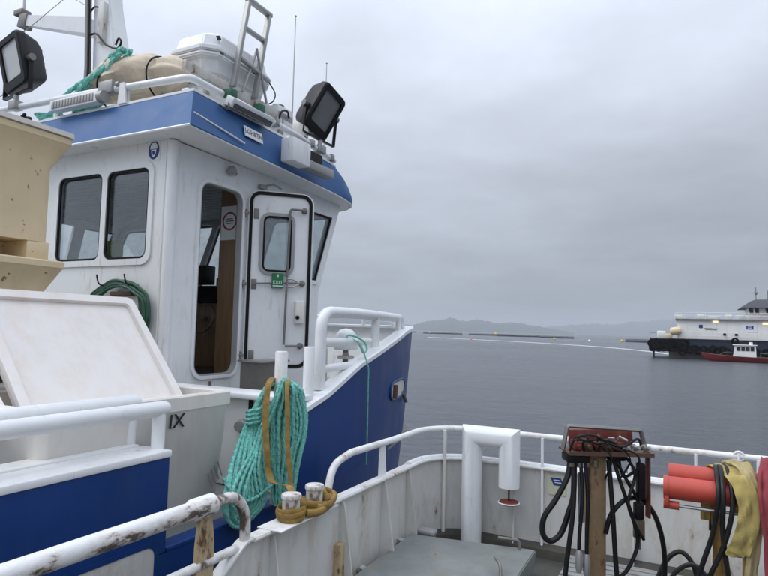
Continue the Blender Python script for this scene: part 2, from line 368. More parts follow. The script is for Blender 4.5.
def text(s, size, T, m, parent, name='lettering', ext=.0015, align='CENTER', sx=1):
    c = bpy.data.curves.new(name, 'FONT'); c.body = s; c.size = size; c.extrude = ext; c.align_x = align; c.align_y = 'CENTER'
    tmp = bpy.data.objects.new(name, c); COL.objects.link(tmp)
    dg = bpy.context.evaluated_depsgraph_get(); me = bpy.data.meshes.new_from_object(tmp.evaluated_get(dg))
    bpy.data.objects.remove(tmp); bpy.data.curves.remove(c)
    me.materials.clear(); me.materials.append(m)
    o = bpy.data.objects.new(name, me); COL.objects.link(o); o.parent = parent
    me.transform(Matrix.Translation(-ORG.get(parent.name, V((0, 0, 0)))) @ T @ Matrix.Diagonal((sx, 1, 1, 1)))
    ORG[o.name] = ORG.get(parent.name, V((0, 0, 0))); return o
def frame(O, ux, uy):
    ux, uy = V(ux).normalized(), V(uy); uy = (uy-ux*uy.dot(ux)).normalized(); n = ux.cross(uy)
    return Matrix(((ux.x, uy.x, n.x, O[0]), (ux.y, uy.y, n.y, O[1]), (ux.z, uy.z, n.z, O[2]), (0, 0, 0, 1)))
def one(name, mb, m, label, cat, group=None, base=None):
    o = mb.build(name, m); return tag(o, label, cat, group)
def copy_tree(o, parent=None):
    c = o.copy(); COL.objects.link(c)
    if parent: c.parent = parent
    for ch in list(o.children): copy_tree(ch, c)
    return c

# ------------------------------------------------------------------ sea, hills, haze
m = bpy.data.materials.new('sea_water'); m.use_nodes = True; t = m.node_tree; p = t.nodes['Principled BSDF']
p.inputs['Base Color'].default_value = (.07, .077, .088, 1); p.inputs['Roughness'].default_value = .12; p.inputs['IOR'].default_value = 1.33
tcn = N(t, 'ShaderNodeTexCoord'); mp = N(t, 'ShaderNodeMapping'); mp.inputs['Rotation'].default_value = (0, 0, R(-15)); mp.inputs['Scale'].default_value = (.55, 1, 1)
L(t, tcn.outputs['Object'], mp.inputs[0])
w1 = N(t, 'ShaderNodeTexNoise', i_Scale=2.4, i_Detail=6.0, i_Roughness=.62, i_Distortion=.4); L(t, mp.outputs[0], w1.inputs['Vector'])
w2 = N(t, 'ShaderNodeTexNoise', i_Scale=.28, i_Detail=4.0, i_Roughness=.55); L(t, mp.outputs[0], w2.inputs['Vector'])
ad = N(t, 'ShaderNodeMath', operation='MULTIPLY_ADD', i_1=3.0); L(t, w2.outputs[0], ad.inputs[0]); L(t, w1.outputs[0], ad.inputs[2])
bu = N(t, 'ShaderNodeBump', i_Strength=.9, i_Distance=.24); L(t, ad.outputs[0], bu.inputs['Height']); L(t, bu.outputs[0], p.inputs['Normal'])
w3 = N(t, 'ShaderNodeTexNoise', i_Scale=.012, i_Detail=4.0); L(t, mp.outputs[0], w3.inputs['Vector'])
rg = N(t, 'ShaderNodeMapRange', i_1=.35, i_2=.65, i_3=.18, i_4=.32); L(t, w3.outputs[0], rg.inputs[0]); L(t, rg.outputs[0], p.inputs['Roughness'])
M['sea'] = m
b = MB(); rows = []
NS = 72
for r in (0.01, 6, 20, 60, 200, 700, 2500, 8000): rows.append([(r*math.cos(2*math.pi*k/NS), r*math.sin(2*math.pi*k/NS), 0) for k in range(NS)])
b.loft(rows, True); sea = b.build('sea', M['sea']); tag(sea, kind='structure')

M['hill'] = mat('forested_hill', (.03, .042, .045), .95, var=.4, vs=.01)
def ridge(prof, dist, depth, seed):
    b = MB(); rows = []; rr = random.Random(seed)
    xs = []
    for (x0, h0), (x1, h1) in zip(prof, prof[1:]):
        n = max(1, int(abs(x1-x0)/2))
        for k in range(n): tt = k/n; xs.append((x0+(x1-x0)*k/n, h0+(h1-h0)*tt))
    xs.append(prof[-1])
    for x, h in xs:
        ang = YAW-math.atan((x-384)/600); dx, dy = -math.sin(ang), math.cos(ang); k = math.sqrt(1+((x-384)/600)**2)
        hh = h/600*dist*k*1.0; row = []
        for j, (q, z) in enumerate(((-.5, -.02), (-.42, .12), (-.3, .38), (-.17, .68), (0, 1), (.2, .7), (.5, -.02))):
            d = dist*k+q*depth+ (rr.random()-.5)*depth*.05
            zz = hh*(z+(.06*mnoise.noise(V((x*.05, j*1.7, seed))) if 0 < j < 6 else 0))
            if j == 4: zz = hh*(1+.09*mnoise.noise(V((x*.11, 3.3, seed)))+.12*mnoise.noise(V((x*.31, 7.3, seed))))+.4*dist/600*mnoise.noise(V((x*.6, 1.3, seed)))
            row.append((CAM.x+dx*d, CAM.y+dy*d, zz))
        rows.append(row)
    b.loft(rows, False); return tag(b.build('hills', M['hill']), kind='structure')
ridge([(-160, 10), (0, 15), (120, 19), (250, 12), (340, 14), (400, 6), (413, 5), (430, 9.5), (451, 13.2), (466, 10), (478, 12), (498, 9.5), (515, 10.2), (535, 7.4), (556, 4.2), (575, 2)], 3600, 900, 3)
ridge([(500, 3), (545, 6), (573, 9), (590, 9.8), (617, 10.5), (650, 14), (690, 19), (740, 15), (800, 18), (900, 10), (1000, 12)], 5200, 1200, 8)

b = MB(); b.box((0, 0, 84), (17000, 17000, 172)); hz = b.build('haze', [], smooth=False); tag(hz, kind='stuff')
m = bpy.data.materials.new('sea_haze'); m.use_nodes = True; t = m.node_tree; t.nodes.remove(t.nodes['Principled BSDF'])
pv = N(t, 'ShaderNodeVolumePrincipled', i_Density=.00030, i_Anisotropy=.2); pv.inputs['Color'].default_value = (.84, .89, .94, 1)
L(t, pv.outputs[0], t.nodes['Material Output'].inputs['Volume']); hz.data.materials.append(m)

# ------------------------------------------------------------------ OUR BOAT (deck we stand on)
DZ, CZ, RZ = 1.1, 1.82, 2.1
own = empty('work_boat', (0, 0, DZ), 'grey white work boat with an open deck ringed by a railed bulwark in the foreground', 'boat')
arc = [(.42-.42*math.cos(R(a)), 2.58+.42*math.sin(R(a))) for a in range(0, 91, 10)]
plan = [(0, y) for y in (.32, .6, .9, 1.2, 1.5, 1.8, 2.1, 2.4)]+arc+[(x, 3.0) for x in (.8, 1.3, 1.8, 2.3, 2.8, 3.4, 4.2)]
def offs(pl, d):
    o = []
    for i, q in enumerate(pl):
        a, c = V(pl[max(i-1, 0)]), V(pl[min(i+1, len(pl)-1)]); tt = (c-a).normalized(); o.append((q[0]+tt.y*d, q[1]-tt.x*d))
    return o
def plan_prof(prof):                      # sweep an (inward offset, z) profile along the bulwark line
    b = MB(); cols = [[(q[0], q[1], z) for q in offs(plan, d)] for d, z in prof]
    rows = [[c[i] for c in cols] for i in range(len(plan))]
    return b.loft(rows, True, True, True)
b = MB(); inn = offs(plan, 0)
b.prism([(x, y, DZ-.05) for x, y in [(0, -5), (0, .32)]+inn[1:-1]+[(4.2, 3.0), (4.2, -5)]], (0, 0, .05)); b.build('deck', M['deck'], own, smooth=False)
plan_prof([(-.012, DZ-1.4), (.012, DZ-1.4), (.012, CZ), (-.012, CZ)]).build('bulwark', M['bulwark'], own)
# aft end of the port bulwark slopes down
b = MB(); b.prism([(-.012, .32, DZ-1.4), (-.012, .32, CZ), (-.012, .27, CZ), (-.012, .02, 1.66), (-.012, -.12, 1.36), (-.012, -5, 1.36), (-.012, -5, DZ-1.4)], (.024, 0, 0))
b.build('gate_sill', M['bulwark'], own, smooth=False)
b = MB(); b.ribbon(fil([(0, .33, CZ+.016), (0, .265, CZ+.016), (0, .01, 1.675), (0, -.14, 1.375)], .05), (1, 0, 0), .075, .012); b.build('sloping_cap', M['white_rust'], own)
# cap along the top
plan_prof([(-.03, CZ), (.045, CZ), (.05, CZ+.012), (.045, CZ+.024), (-.03, CZ+.024)]).build('bulwark_cap', M['white_rust'], own)
b = MB(); b.tube([(x, y, CZ+.022) for x, y in offs(plan[7:], -.005)], .026, 10); b.build('cap_tube', M['white'], own)
plan_prof([(.013, DZ+.001), (.10, DZ+.001), (.085, DZ+.07), (.013, DZ+.1)]).build('waterway', M['gutter'], own)
# brackets on the inside of the bulwark
def bracket(x, y, nx, ny, lo, hi, mt='bulwark', zt=CZ-.002):
    b = MB(); tx, ty = -ny*.006, nx*.006; a0 = .0125
    P = [(x+nx*a0-tx, y+ny*a0-ty, DZ+.004), (x+nx*lo-tx, y+ny*lo-ty, DZ+.004), (x+nx*lo-tx, y+ny*lo-ty, DZ+.06), (x+nx*hi-tx, y+ny*hi-ty, zt-.06), (x+nx*hi*.7-tx, y+ny*hi*.7-ty, zt), (x+nx*a0-tx, y+ny*a0-ty, zt)]
    b.prism(P, (2*tx, 2*ty, 0)); b.build('bracket', M[mt], own, smooth=False)
bracket(0, .5, 1, 0, .14, .05); bracket(0, 1.27, 1, 0, .15, .055); bracket(0, 1.9, 1, 0, .15, .055); bracket(0, 2.36, 1, 0, .14, .05)
for x in (.78, 1.75, 2.3): bracket(x, 3.0, 0, -1, .08, .035)
b = MB(); b.tube([(.03, 1.32, 1.26), (.03, .55, 1.26)], .018, 8); b.build('lashing_rail', M['bulwark'], own)
b = MB(); b.box((.035, 1.235, 1.33), (.05, .07, .42), bev=.004); b.build('pad_plate', M['tan_rust'], own)
# handrail round the bulwark
rail = fil([(0, 1.1, CZ+.02), (0, 1.17, 2.07), (0, 1.42, RZ+.012)], .1)+[(x, y, RZ) for x, y in plan[6:]]
b = MB(); b.tube(rail, .026, 12); b.build('handrail', M['white_rust'], own)
def stan(x, y, r=.017, z0=CZ+.02): b = MB(); b.cyl((x, y, z0), (x, y, RZ-.01), r, seg=10); return b.build('stanchion', M['white'], own)
b = MB(); b.prism([(-.004, 1.86, CZ+.02), (-.004, 1.98, CZ+.02), (-.004, 1.95, RZ-.01), (-.004, 1.87, RZ-.01)], (.012, 0, 0)); b.build('stanchion', M['white'], own, smooth=False)
b = MB(); b.cyl((.16, 2.86, DZ), (.16, 2.86, RZ-.01), .017, seg=10); b.build('stanchion', M['tan_drip'], own)
for x in (1.02, 1.72, 2.2, 3.1): stan(x, 2.965, .012, DZ if x < 1.5 else CZ)
for x in (2.62, 3.6): stan(x, 2.985, .017)
# gate rail aft of the bulwark
b = MB(); b.tube([(0, -5, 2.1), (0, -2, 2.1), (0, -.02, 2.092)], .044, 14); b.tube([(0, -.13, 2.092), (0, -.12, 2.092), (0, .012, 2.092), (0, .02, 2.092)], [.046, .055, .055, .047], 14)
b.build('gate_rail', M['rail_chip'], own)
b = MB(); b.tube(fil([(0, .02, 2.092), (0, .18, 2.098), (0, .275, 2.0), (0, .285, CZ)], .09), .03, 12); b.build('gate_rail_end', M['white_chip'], own)
b = MB(); b.tube([(0, -5, 1.81), (0, .215, 1.81)], .024, 10); b.build('lower_rail', M['white_chip'], own)
b = MB(); b.prism([(-.012, -.095, DZ), (-.012, .035, DZ), (-.012, .03, 1.9), (-.012, .005, 2.06), (-.012, -.07, 2.06), (-.012, -.085, 1.9)], (.024, 0, 0)); b.build('gate_post', M['tan_rust'], own, smooth=False)

# mooring bollards on the cap
def bollard(y, label):
    t = empty('bollard', (.035, y, CZ+.03), label, 'bollard', 'bollards on the bulwark cap')
    b = MB(); b.lathe([(.053, 0), (.053, .125), (.06, .128), (.06, .147), (.057, .152), (0.0, .154)], (.035, y, CZ+.03), 20); b.build('barrel', M['bollard'], t)
    return t
bollard(.655, 'short white bollard nearer the bent rail end with bare rusty barrel'); bollard(.905, 'short white bollard farther along the bulwark beside the knotted tan strap')
b = MB(); b.box((.035, .76, CZ+.0275), (.17, .62, .006)); one('base_plate', b, M['white_rust'], 'rust edged white steel plate under the two bollards', 'plate')

# vent pipe (goose neck)
vp = empty('vent_pipe', (.43, 2.84, DZ), 'thick white goose neck vent pipe with a hanging float disc', 'vent pipe')
def mitre(P, r, seg=20):
    b = MB(); P = [V(p) for p in P]; rings = []
    for i, q in enumerate(P):
        d0 = (q-P[i-1]).normalized() if i else None; d1 = (P[i+1]-q).normalized() if i < len(P)-1 else None
        nrm = (d0+d1).normalized() if d0 and d1 else (d0 or d1)
        base_d = d1 or d0
        u = V((0, 1, 0)); s_ = nrm.cross(u).normalized(); k = 1/max(.5, nrm.dot(base_d))
        rings.append([q+u*r*math.sin(2*math.pi*a/seg)+s_*r*k*math.cos(2*math.pi*a/seg) for a in range(seg)])
    return b.loft(rings, True, True, True)
mitre([(.43, 2.84, DZ), (.43, 2.84, 2.075), (.765, 2.84, 2.075), (.765, 2.84, 1.665)], .09).build('pipe', M['white'], vp, ang=30)
b = MB(); b.lathe([(.118, 0), (.125, .012), (.1, .02), (.0, .022)], (.43, 2.84, DZ+.0), 20); b.build('pipe_flange', M['bulwark'], vp)
b = MB(); b.cyl((.765, 2.84, 1.55), (.765, 2.84, 1.7), .008, seg=8); b.build('rod', M['black'], vp)
b = MB(); b.lathe([(0, -.012), (.08, -.012), (.088, 0), (.08, .012), (.02, .018), (0, .018)], (.765, 2.84, 1.535), 20); b.build('float_disc', M['oxide'], vp)
b = MB(); b.tube([(.765+.088*math.cos(R(a)), 2.84+.088*math.sin(R(a)), 1.535) for a in range(0, 360, 18)], .006, 6, closed=True); b.build('disc_rim', M['white'], vp)

# hatch cover
hc = empty('hatch_cover', (.58, 1.55, DZ), 'raised grey green hatch cover with two bent steel handles', 'hatch')
b = MB(); b.prism([(.10, .5, 1.17), (1.10, .5, 1.17), (1.075, 2.5, 1.17), (.075, 2.33, 1.17)], (0, 0, .13)); 
bmesh.ops.bevel(b.bm, geom=list(b.bm.edges), offset=.008, segments=2, affect='EDGES'); b.build('cover', M['hatch'], hc)
b = MB(); b.prism([(.15, .55, DZ), (1.05, .55, DZ), (1.03, 2.44, DZ), (.13, 2.28, DZ)], (0, 0, .072)); b.build('coaming', M['gutter'], hc, smooth=False)
b = MB(); b.tube(fil([(.80, 2.40, 1.30+.075), (.96, 2.43, 1.375), (.965, 2.43, 1.30)], .03), .012, 8); b.build('handle', M['dull'], hc)
b = MB(); b.tube(fil([(.905, 1.96, 1.385), (.97, 1.87, 1.375), (.985, 1.83, 1.30)], .04), .012, 8); b.build('handle', M['dull'], hc)
for (x, y) in ((.075, 2.22), (.09, 1.55)):
    b = MB(); b.box((x, y, 1.27), (.1, .06, .025), bev=.008); b.tube([(x-.05, y-.03, 1.27), (x-.05, y+.03, 1.27)], .018, 8); b.build('hinge', M['crate'], hc)
b = MB(); b.box((.1, 2.62, 1.24), (.17, .11, .05), bev=.02, seg=3); b.box((.1, 2.62, 1.16), (.13, .09, .12)); one('mooring_cleat', b, M['crate'], 'pale grey rounded block on the deck in the bulwark corner behind the hatch', 'deck fitting')

# notice on the bulwark
sg = empty('notice_plate', (1.13, 2.98, 1.70), 'small pale yellow notice with a blue panel on the front bulwark', 'sign')
b = MB(); b.box((1.14, 2.984, 1.70), (.15, .006, .16)); b.build('plate', M['sign_yellow'], sg, smooth=False)
b = MB(); b.prism([(1.085, 2.9805, 1.765), (1.175, 2.9805, 1.765), (1.205, 2.9805, 1.70), (1.115, 2.9805, 1.70)], (0, -.002, 0)); b.build('blue_panel', M['sign_blue'], sg, smooth=False)
for k, z in enumerate((1.745, 1.725)): b = MB(); b.box((1.143+.008*k, 2.9775, z), (.055, .001, .006)); b.build('text_line', M['sign_white'], sg, smooth=False)

# ------------------------------------------------------------------ hydraulic control stand
hs = empty('control_stand', (1.68, 1.27, DZ), 'rusty hydraulic valve stand on a tan steel post hung with black hoses', 'control stand')
HT = Matrix.Translation((1.68, 1.27, DZ)) @ Matrix.Rotation(R(27), 4, 'Z')
def hb(): return MB(HT)
b = hb(); b.box((0, 0, .615), (.092, .092, 1.23), bev=.006); b.build('post', M['post'], hs)
b = hb(); b.box((0, 0, .01), (.24, .24, .02), bev=.004); b.build('foot_plate', M['post'], hs)
b = hb(); b.box((.055, 0, 1.238), (.47, .2, .012), bev=.003); b.box((.055, -.1, 1.242), (.47, .01, .022)); b.build('tray', M['rusty'], hs)
b = hb(); b.box((.05, .06, 1.305), (.37, .02, .10), Matrix.Rotation(R(-2), 3, 'Y'), bev=.006); b.build('back_plate', M['oxide'], hs)
b = hb(); b.tube(fil([(-.19, -.02, 1.25), (-.165, -.02, 1.38), (.25, -.02, 1.365), (.285, -.02, 1.22)], .012), .012, 6, flat=1.3); b.build('guard_frame', M['dull'], hs)
rnd0 = random.Random(2)
for k in range(5):
    b = hb(); b.box((-.11+.058*k, .005*(k % 3), 1.272), (.042, .10, .05+.012*(k % 2)), Matrix.Rotation(R(rnd0.uniform(-6, 6)), 3, 'Y'), bev=.008); b.cyl((-.11+.058*k, -.045, 1.275), (-.115+.06*k, -.085, 1.27), .012, seg=8)
    v = b.build('valve', M['rusty'] if k % 2 else M['oxide'], hs)
    b = hb(); b.tube([(-.11+.055*k, -.03, 1.30), (-.125+.06*k, -.06, 1.325+.008*(k % 3)), (-.15+.075*k, -.085, 1.315+.012*(k % 2))], .007, 6); b.build('lever', M['alu' if k > 2 else 'rusty'], v)
b = hb(); b.box((.285, -.03, 1.07), (.012, .05, .37), bev=.003); b.build('side_plate', M['oxide'], hs)
b = hb(); b.box((.235, -.05, 1.09), (.04, .05, .2), bev=.01); b.box((.22, -.06, .93), (.05, .05, .09), bev=.01); b.build('side_valve', M['black'], hs)
b = hb(); b.box((.225, -.05, .83), (.06, .03, .1), bev=.006); b.cyl((.225, -.05, .72), (.225, -.05, .8), .012, seg=8); b.build('coupling', M['brass'], hs)
b = hb(); b.box((-.115, -.01, 1.205), (.13, .12, .05), bev=.012); b.build('manifold', M['black'], hs)
b = hb(); b.box((.11, .0, 1.212), (.10, .1, .038), bev=.012); b.build('manifold', M['black'], hs)
b = hb(); b.cyl((-.085, -.02, .85), (-.085, -.02, 1.12), .018, seg=10); b.build('filter', M['grey'], hs)
def hose(P, r=.012, name='hose', par=hs, mt='hose', T=HT, n=7, fit=True):
    b = MB(T); b.tube(spl(P, n), r, 8); o = b.build(name, M[mt], par)
    return o
rnd = random.Random(5)
hose([(-.15, -.02, 1.2), (-.17, -.04, 1.1), (-.24, -.06, .98), (-.305, -.06, .88), (-.31, -.06, .79), (-.265, -.05, .75), (-.205, -.04, .79), (-.16, -.03, .9), (-.13, -.02, 1.0), (-.12, 0, 1.2)], .016)
hose([(-.14, -.04, 1.2), (-.145, -.07, .95), (-.19, -.08, .6), (-.2, -.08, .42), (-.15, -.08, .25), (-.06, -.08, .12), (.05, -.1, .05)], .014)
hose([(-.10, -.05, 1.2), (-.10, -.08, 1.0), (-.118, -.09, .80), (-.12, -.09, .70)], .011)
hose([(-.075, -.05, 1.2), (-.07, -.08, 1.0), (-.078, -.09, .78), (-.078, -.09, .68)], .011)
hose([(.06, -.04, 1.2), (.07, -.07, .95), (.09, -.08, .6), (.13, -.08, .3), (.16, -.08, .02)], .014)
hose([(.09, -.03, 1.2), (.13, -.06, 1.05), (.18, -.07, .9), (.21, -.07, .76), (.15, -.08, .62), (.06, -.07, .52), (.05, -.07, .4), (.08, -.07, .2), (.08, -.1, .03)], .011)
hose([(.11, 0, 1.2), (.17, -.03, 1.08), (.22, -.05, .98), (.235, -.05, .87)], .010)
hose([(.14, .02, 1.21), (.16, .0, 1.1), (.24, -.03, 1.16)], .009)
for k, (x, z) in enumerate(((-.12, .65), (-.078, .63))):
    b = hb(); b.tube([(x, -.09, z+.07), (x, -.09, z+.05), (x, -.09, z-.02), (x, -.09, z-.05)], [.012, .02, .021, .013], 8); b.build('coupling', M['alu'], hs)
for k in range(4):
    b = hb(); b.cyl((-.15+.045*k, -.05, 1.16), (-.15+.045*k, -.05, 1.2), .016, seg=6); b.build('hose_nut', M['brass'], hs)
b = hb(); b.tube(spl([(-.16, -.06, 1.27), (-.14, -.1, 1.33), (-.05, -.11, 1.345), (.05, -.1, 1.30), (.12, -.11, 1.29), (.2, -.1, 1.33), (.22, -.1, 1.27)], 7), .007, 6); b.build('hose', M['hose'], hs)

for k in range(3):
    b = hb(); x0 = -.17+.08*k; b.tube(spl([(x0, -.08, 1.25), (x0+rnd0.uniform(-.02, .03), -.11, 1.29+rnd0.uniform(0, .04)), (x0+.09, -.1+rnd0.uniform(-.02, .02), 1.29+rnd0.uniform(-.02, .05)), (x0+.17, -.1, 1.26+rnd0.uniform(0, .04)), (x0+.22+rnd0.uniform(-.03, .03), -.1, 1.215), (x0+.2, -.07, 1.1)], 6), .006, 6); b.build('thin_hose', M['hose'], hs)
for k in range(5):
    b = hb(); b.cyl((.13+.028*k, -.09, 1.27+.012*(k % 2)), (.145+.028*k, -.12, 1.285+.012*(k % 2)), .011, seg=6); b.build('fitting', M['alu'], hs)
hose([(.16, -.02, 1.22), (.2, -.06, 1.13), (.15, -.09, .98), (.19, -.09, .86), (.24, -.08, .78)], .009)

# loose hoses on the deck to the right of the stand
b = MB(HT); b.tube(spl([(.04, -.05, .80), (.07, -.06, .91), (.16, -.04, .985), (.27, 0, .97), (.36, .02, .85), (.41, .04, .64), (.40, .06, .38), (.35, .08, .2), (.27, .05, .05), (.1, 0, .02), (.02, -.15, .03)], 8), .014, 8)
one('hydraulic_hose', b, M['hose'], 'black hydraulic hose arching to the right from behind the tan post', 'hose', 'loose black hydraulic hoses')
def loop(cx, cz, rx, rz_, dep, n=14, ph=0): return [(cx+rx*math.cos(2*math.pi*k/n+ph), dep+.02*math.sin(k), cz+rz_*math.sin(2*math.pi*k/n+ph)) for k in range(n)]
b = MB(); b.tube(spl([(1.93, 2.2, 1.12), (1.945, 2.25, 1.3), (2.01, 2.28, 1.47), (2.10, 2.28, 1.545), (2.18, 2.26, 1.46), (2.20, 2.22, 1.28), (2.16, 2.18, 1.13), (2.08, 2.1, 1.115)], 8), .0165, 8)
one('hydraulic_hose', b, M['hose'], 'black hose standing in a narrow upright loop between the stand and the red tubes', 'hose', 'loose black hydraulic hoses')
b = MB(); b.tube(spl([(2.02, 2.1, 1.115), (2.0, 2.16, 1.25), (2.06, 2.2, 1.42), (2.17, 2.2, 1.50), (2.26, 2.18, 1.42), (2.27, 2.14, 1.25), (2.3, 2.12, 1.30), (2.37, 2.1, 1.36), (2.44, 2.06, 1.28), (2.5, 2.0, 1.12)], 8), .0155, 8)
one('hydraulic_hose', b, M['hose'], 'black hose bending in a low double bow beside the upright hose loop', 'hose', 'loose black hydraulic hoses')

# ------------------------------------------------------------------ red tubes, slings
rc = empty('hydraulic_crane_arm', (2.9, 1.05, DZ), 'pair of red steel tubes reaching in from the right beneath webbing slings', 'crane arm')
b = MB(); b.cyl((2.06, 1.02, 2.245), (3.3, 1.02, 2.245), .055, seg=24); b.cyl((2.04, 1.02, 2.245), (2.062, 1.02, 2.245), .058, seg=24); b.build('tube', M['red'], rc)
b = MB(); b.cyl((2.06, 1.15, 2.285), (3.3, 1.15, 2.285), .055, seg=24); b.build('tube', M['red'], rc)
b = MB(); b.box((2.055, 1.09, 2.19), (.022, .24, .05), bev=.004); b.cyl((2.04, 1.0, 2.165), (2.11, 1.0, 2.165), .02, seg=10); b.build('end_lug', M['red'], rc)
b = MB(); b.cyl((2.1, 1.0, 2.165), (3.3, 1.0, 2.165), .008, seg=8); b.build('rod', M['steel'], rc)
b = MB(); b.box((3.2, 1.09, 1.66), (.18, .22, 1.12), bev=.01); b.build('pedestal', M['red'], rc)
b = MB()
P = spl([(2.25, 1.255, 2.05), (2.255, 1.25, 2.2), (2.27, 1.215, 2.32), (2.305, 1.13, 2.368), (2.335, 1.03, 2.362), (2.37, .955, 2.335), (2.392, .925, 2.27), (2.40, .915, 2.19), (2.385, .91, 2.10), (2.355, .915, 2.02), (2.345, .925, 1.99)], 6)
b.sling(P, (1, .1, .35), .088, .007, 1., .016); one('lifting_sling', b, M['sling'], 'broad yellow webbing sling draped over the red tubes in front', 'sling', 'webbing slings on the crane arm')
b = MB(); P = spl([(2.415, .965, 1.1), (2.41, .96, 1.4), (2.40, .955, 1.75), (2.405, .95, 2.0), (2.41, .95, 2.2), (2.41, .98, 2.32), (2.395, 1.08, 2.372), (2.38, 1.2, 2.355), (2.37, 1.26, 2.1)], 6)
b.sling(P, (1, .1, .1), .06, .007, 5., .016); one('lifting_sling', b, M['sling'], 'narrow dirty yellow sling hanging straight down behind the broad one', 'sling', 'webbing slings on the crane arm')
b = MB(); P = spl([(2.295, 1.1, 1.12), (2.29, 1.09, 1.5), (2.285, 1.08, 1.9), (2.28, 1.08, 2.1), (2.275, 1.09, 2.2)], 6)
b.sling(P, (1, .3, 0), .06, .007, 7., .014); one('lifting_sling', b, M['strap'], 'brown stained sling end hanging below the red tubes beside black hoses', 'sling', 'webbing slings on the crane arm')
b = MB(); P = spl([(2.28, 1.25, 2.12), (2.29, 1.235, 2.25), (2.325, 1.16, 2.375), (2.365, 1.05, 2.392), (2.40, .97, 2.36), (2.425, .94, 2.27), (2.43, .93, 2.14), (2.415, .93, 2.0), (2.40, .935, 1.85), (2.395, .94, 1.6), (2.40, .94, 1.12)], 6)
b.sling(P, (1, .15, .3), .05, .007, 21., .016); one('lifting_sling', b, M['sling_beige'], 'faded beige sling pinched between the broad yellow sling and the red ones', 'sling', 'webbing slings on the crane arm')
for k, (x, lab) in enumerate(((2.492, 'faded red webbing sling hanging beside the broad yellow sling'), (2.55, 'faded red webbing sling at the far right edge of the red tubes'))):
    b = MB(); P = spl([(x+.01, .905-.01*k, 1.1), (x+.01, .90, 1.5), (x+.0, .893, 1.85), (x-.01, .89, 2.1), (x-.025, .90, 2.26), (x-.02+.015*k, .965, 2.36), (x-.0+.02*k, 1.08, 2.405), (x+.02+.02*k, 1.2, 2.385), (x+.02, 1.26, 2.1)], 6)
    b.sling(P, (1, .12, .1), .062, .009, 11.+k, .02); one('lifting_sling', b, M['sling_red'], lab, 'sling', 'webbing slings on the crane arm')
HP = [[(2.06, .95, 1.12), (2.13, .95, 1.5), (2.19, .94, 1.85), (2.255, .94, 2.08), (2.278, .94, 2.25), (2.275, 1.0, 2.33), (2.275, 1.1, 2.355), (2.265, 1.23, 2.3), (2.255, 1.26, 2.0)],
      [(2.10, .93, 1.12), (2.15, .93, 1.45), (2.215, .93, 1.8), (2.295, .93, 2.02), (2.335, .93, 2.2), (2.33, .985, 2.325), (2.31, 1.1, 2.365), (2.29, 1.23, 2.31), (2.29, 1.27, 2.0)],
      [(2.40, .99, 1.12), (2.36, .97, 1.5), (2.32, .95, 1.85), (2.295, .93, 2.08), (2.298, .93, 2.25), (2.295, 1.0, 2.335), (2.29, 1.1, 2.36), (2.275, 1.24, 2.3), (2.275, 1.28, 2.0)]]
for k, P in enumerate(HP):
    b = MB(); b.tube(spl(P, 8), .0115, 8); one('hydraulic_hose', b, M['hose'], ('leftmost of the black hoses looped over the red tubes', 'middle black hose looped over the red tubes beside the yellow sling', 'black hose over the red tubes falling to the right under the yellow sling')[k], 'hose', 'loose black hydraulic hoses')
b = MB(); b.tube(spl([(2.49, 2.95, 2.13), (2.485, 2.94, 2.04), (2.49, 2.95, 1.95)], 5), .012, 6); b.tube([(2.49+.035*math.cos(R(a)), 2.985, 2.105+.035*math.sin(R(a))) for a in range(0, 360, 30)], .01, 6, closed=True)
one('cord', b, M['white'], 'short white cord tied round the top rail above the yellow sling', 'cord')

# slatted pallet and crate behind the stand
pl = empty('deck_grating', (2.1, 2.4, DZ), 'weathered grey slatted grating lying on deck under the front bulwark', 'grating')
for k in range(11):
    b = MB(); b.box((2.15, 1.86+.092*k, DZ+.095), (1.74, .07, .022), Matrix.Rotation(R(rnd.uniform(-.5, .5)), 3, 'Z'), bev=.004); b.build('slat', M['slat'], pl)
for x in (1.4, 2.1, 2.8): b = MB(); b.box((x, 2.33, DZ+.0415), (.09, .98, .083)); b.build('bearer', M['gutter'], pl, smooth=False)
b = MB(); b.box((1.33, 1.62, DZ+.12), (.075, .075, .24), bev=.006); b.box((1.33, 1.62, DZ+.245), (.1, .1, .02), bev=.004); one('deck_stub', b, M['rusty'], 'low rusty brown steel stub on deck left of the tan post', 'deck fitting')

# ------------------------------------------------------------------ BLUE BOAT alongside
CX = -4.3
bb = empty('harbour_boat', (CX, 1.0, 1.68), 'blue hulled harbour boat with a white wheelhouse moored alongside on the left', 'boat')
half = [(-.5, -7.5), (-.5, -3), (-.5, 0), (-.5, 1.5), (-.502, 1.9), (-.56, 2.55), (-.70, 3.35), (-.92, 4.3), (-1.22, 5.15), (-1.70, 5.9), (-2.4, 6.5), (-3.3, 6.85), (CX, 6.95)]
half = [(p.x, p.y) for p in spl([(x, y, 0) for x, y in half], 4)]
full = half+[(2*CX-x, y) for x, y in half[-2::-1]]
def inw(pl, d):
    o = []
    for i, q in enumerate(pl):
        a, c = V(pl[max(i-1, 0)]), V(pl[min(i+1, len(pl)-1)]); tt = (c-a).normalized(); o.append((q[0]-tt.y*d, q[1]+tt.x*d))
    return o
def lerp_tab(tab, y):
    if y <= tab[0][0]: return tab[0][1]
    for (a, u), (b_, v) in zip(tab, tab[1:]):
        if y <= b_: return u+(v-u)*(y-a)/(b_-a)
    return tab[-1][1]
FL = [(1.5, 0), (3, .03), (5, .12), (6.95, .3)]
def hull_row(f, z): 
    o = []
    for (x, y), (xi, yi) in zip(full, inw(full, 1.0)):
        d = lerp_tab(FL, y)*f; o.append((x+(xi-x)*d, y+(yi-y)*d, z))
    return o
GZ = 1.72
b = MB(); b.loft([hull_row(3.2, -.6), hull_row(2.4, 0.1), hull_row(1.5, .9), hull_row(.8, GZ-.02)], True, True, False); b.build('hull', M['blue'], bb)
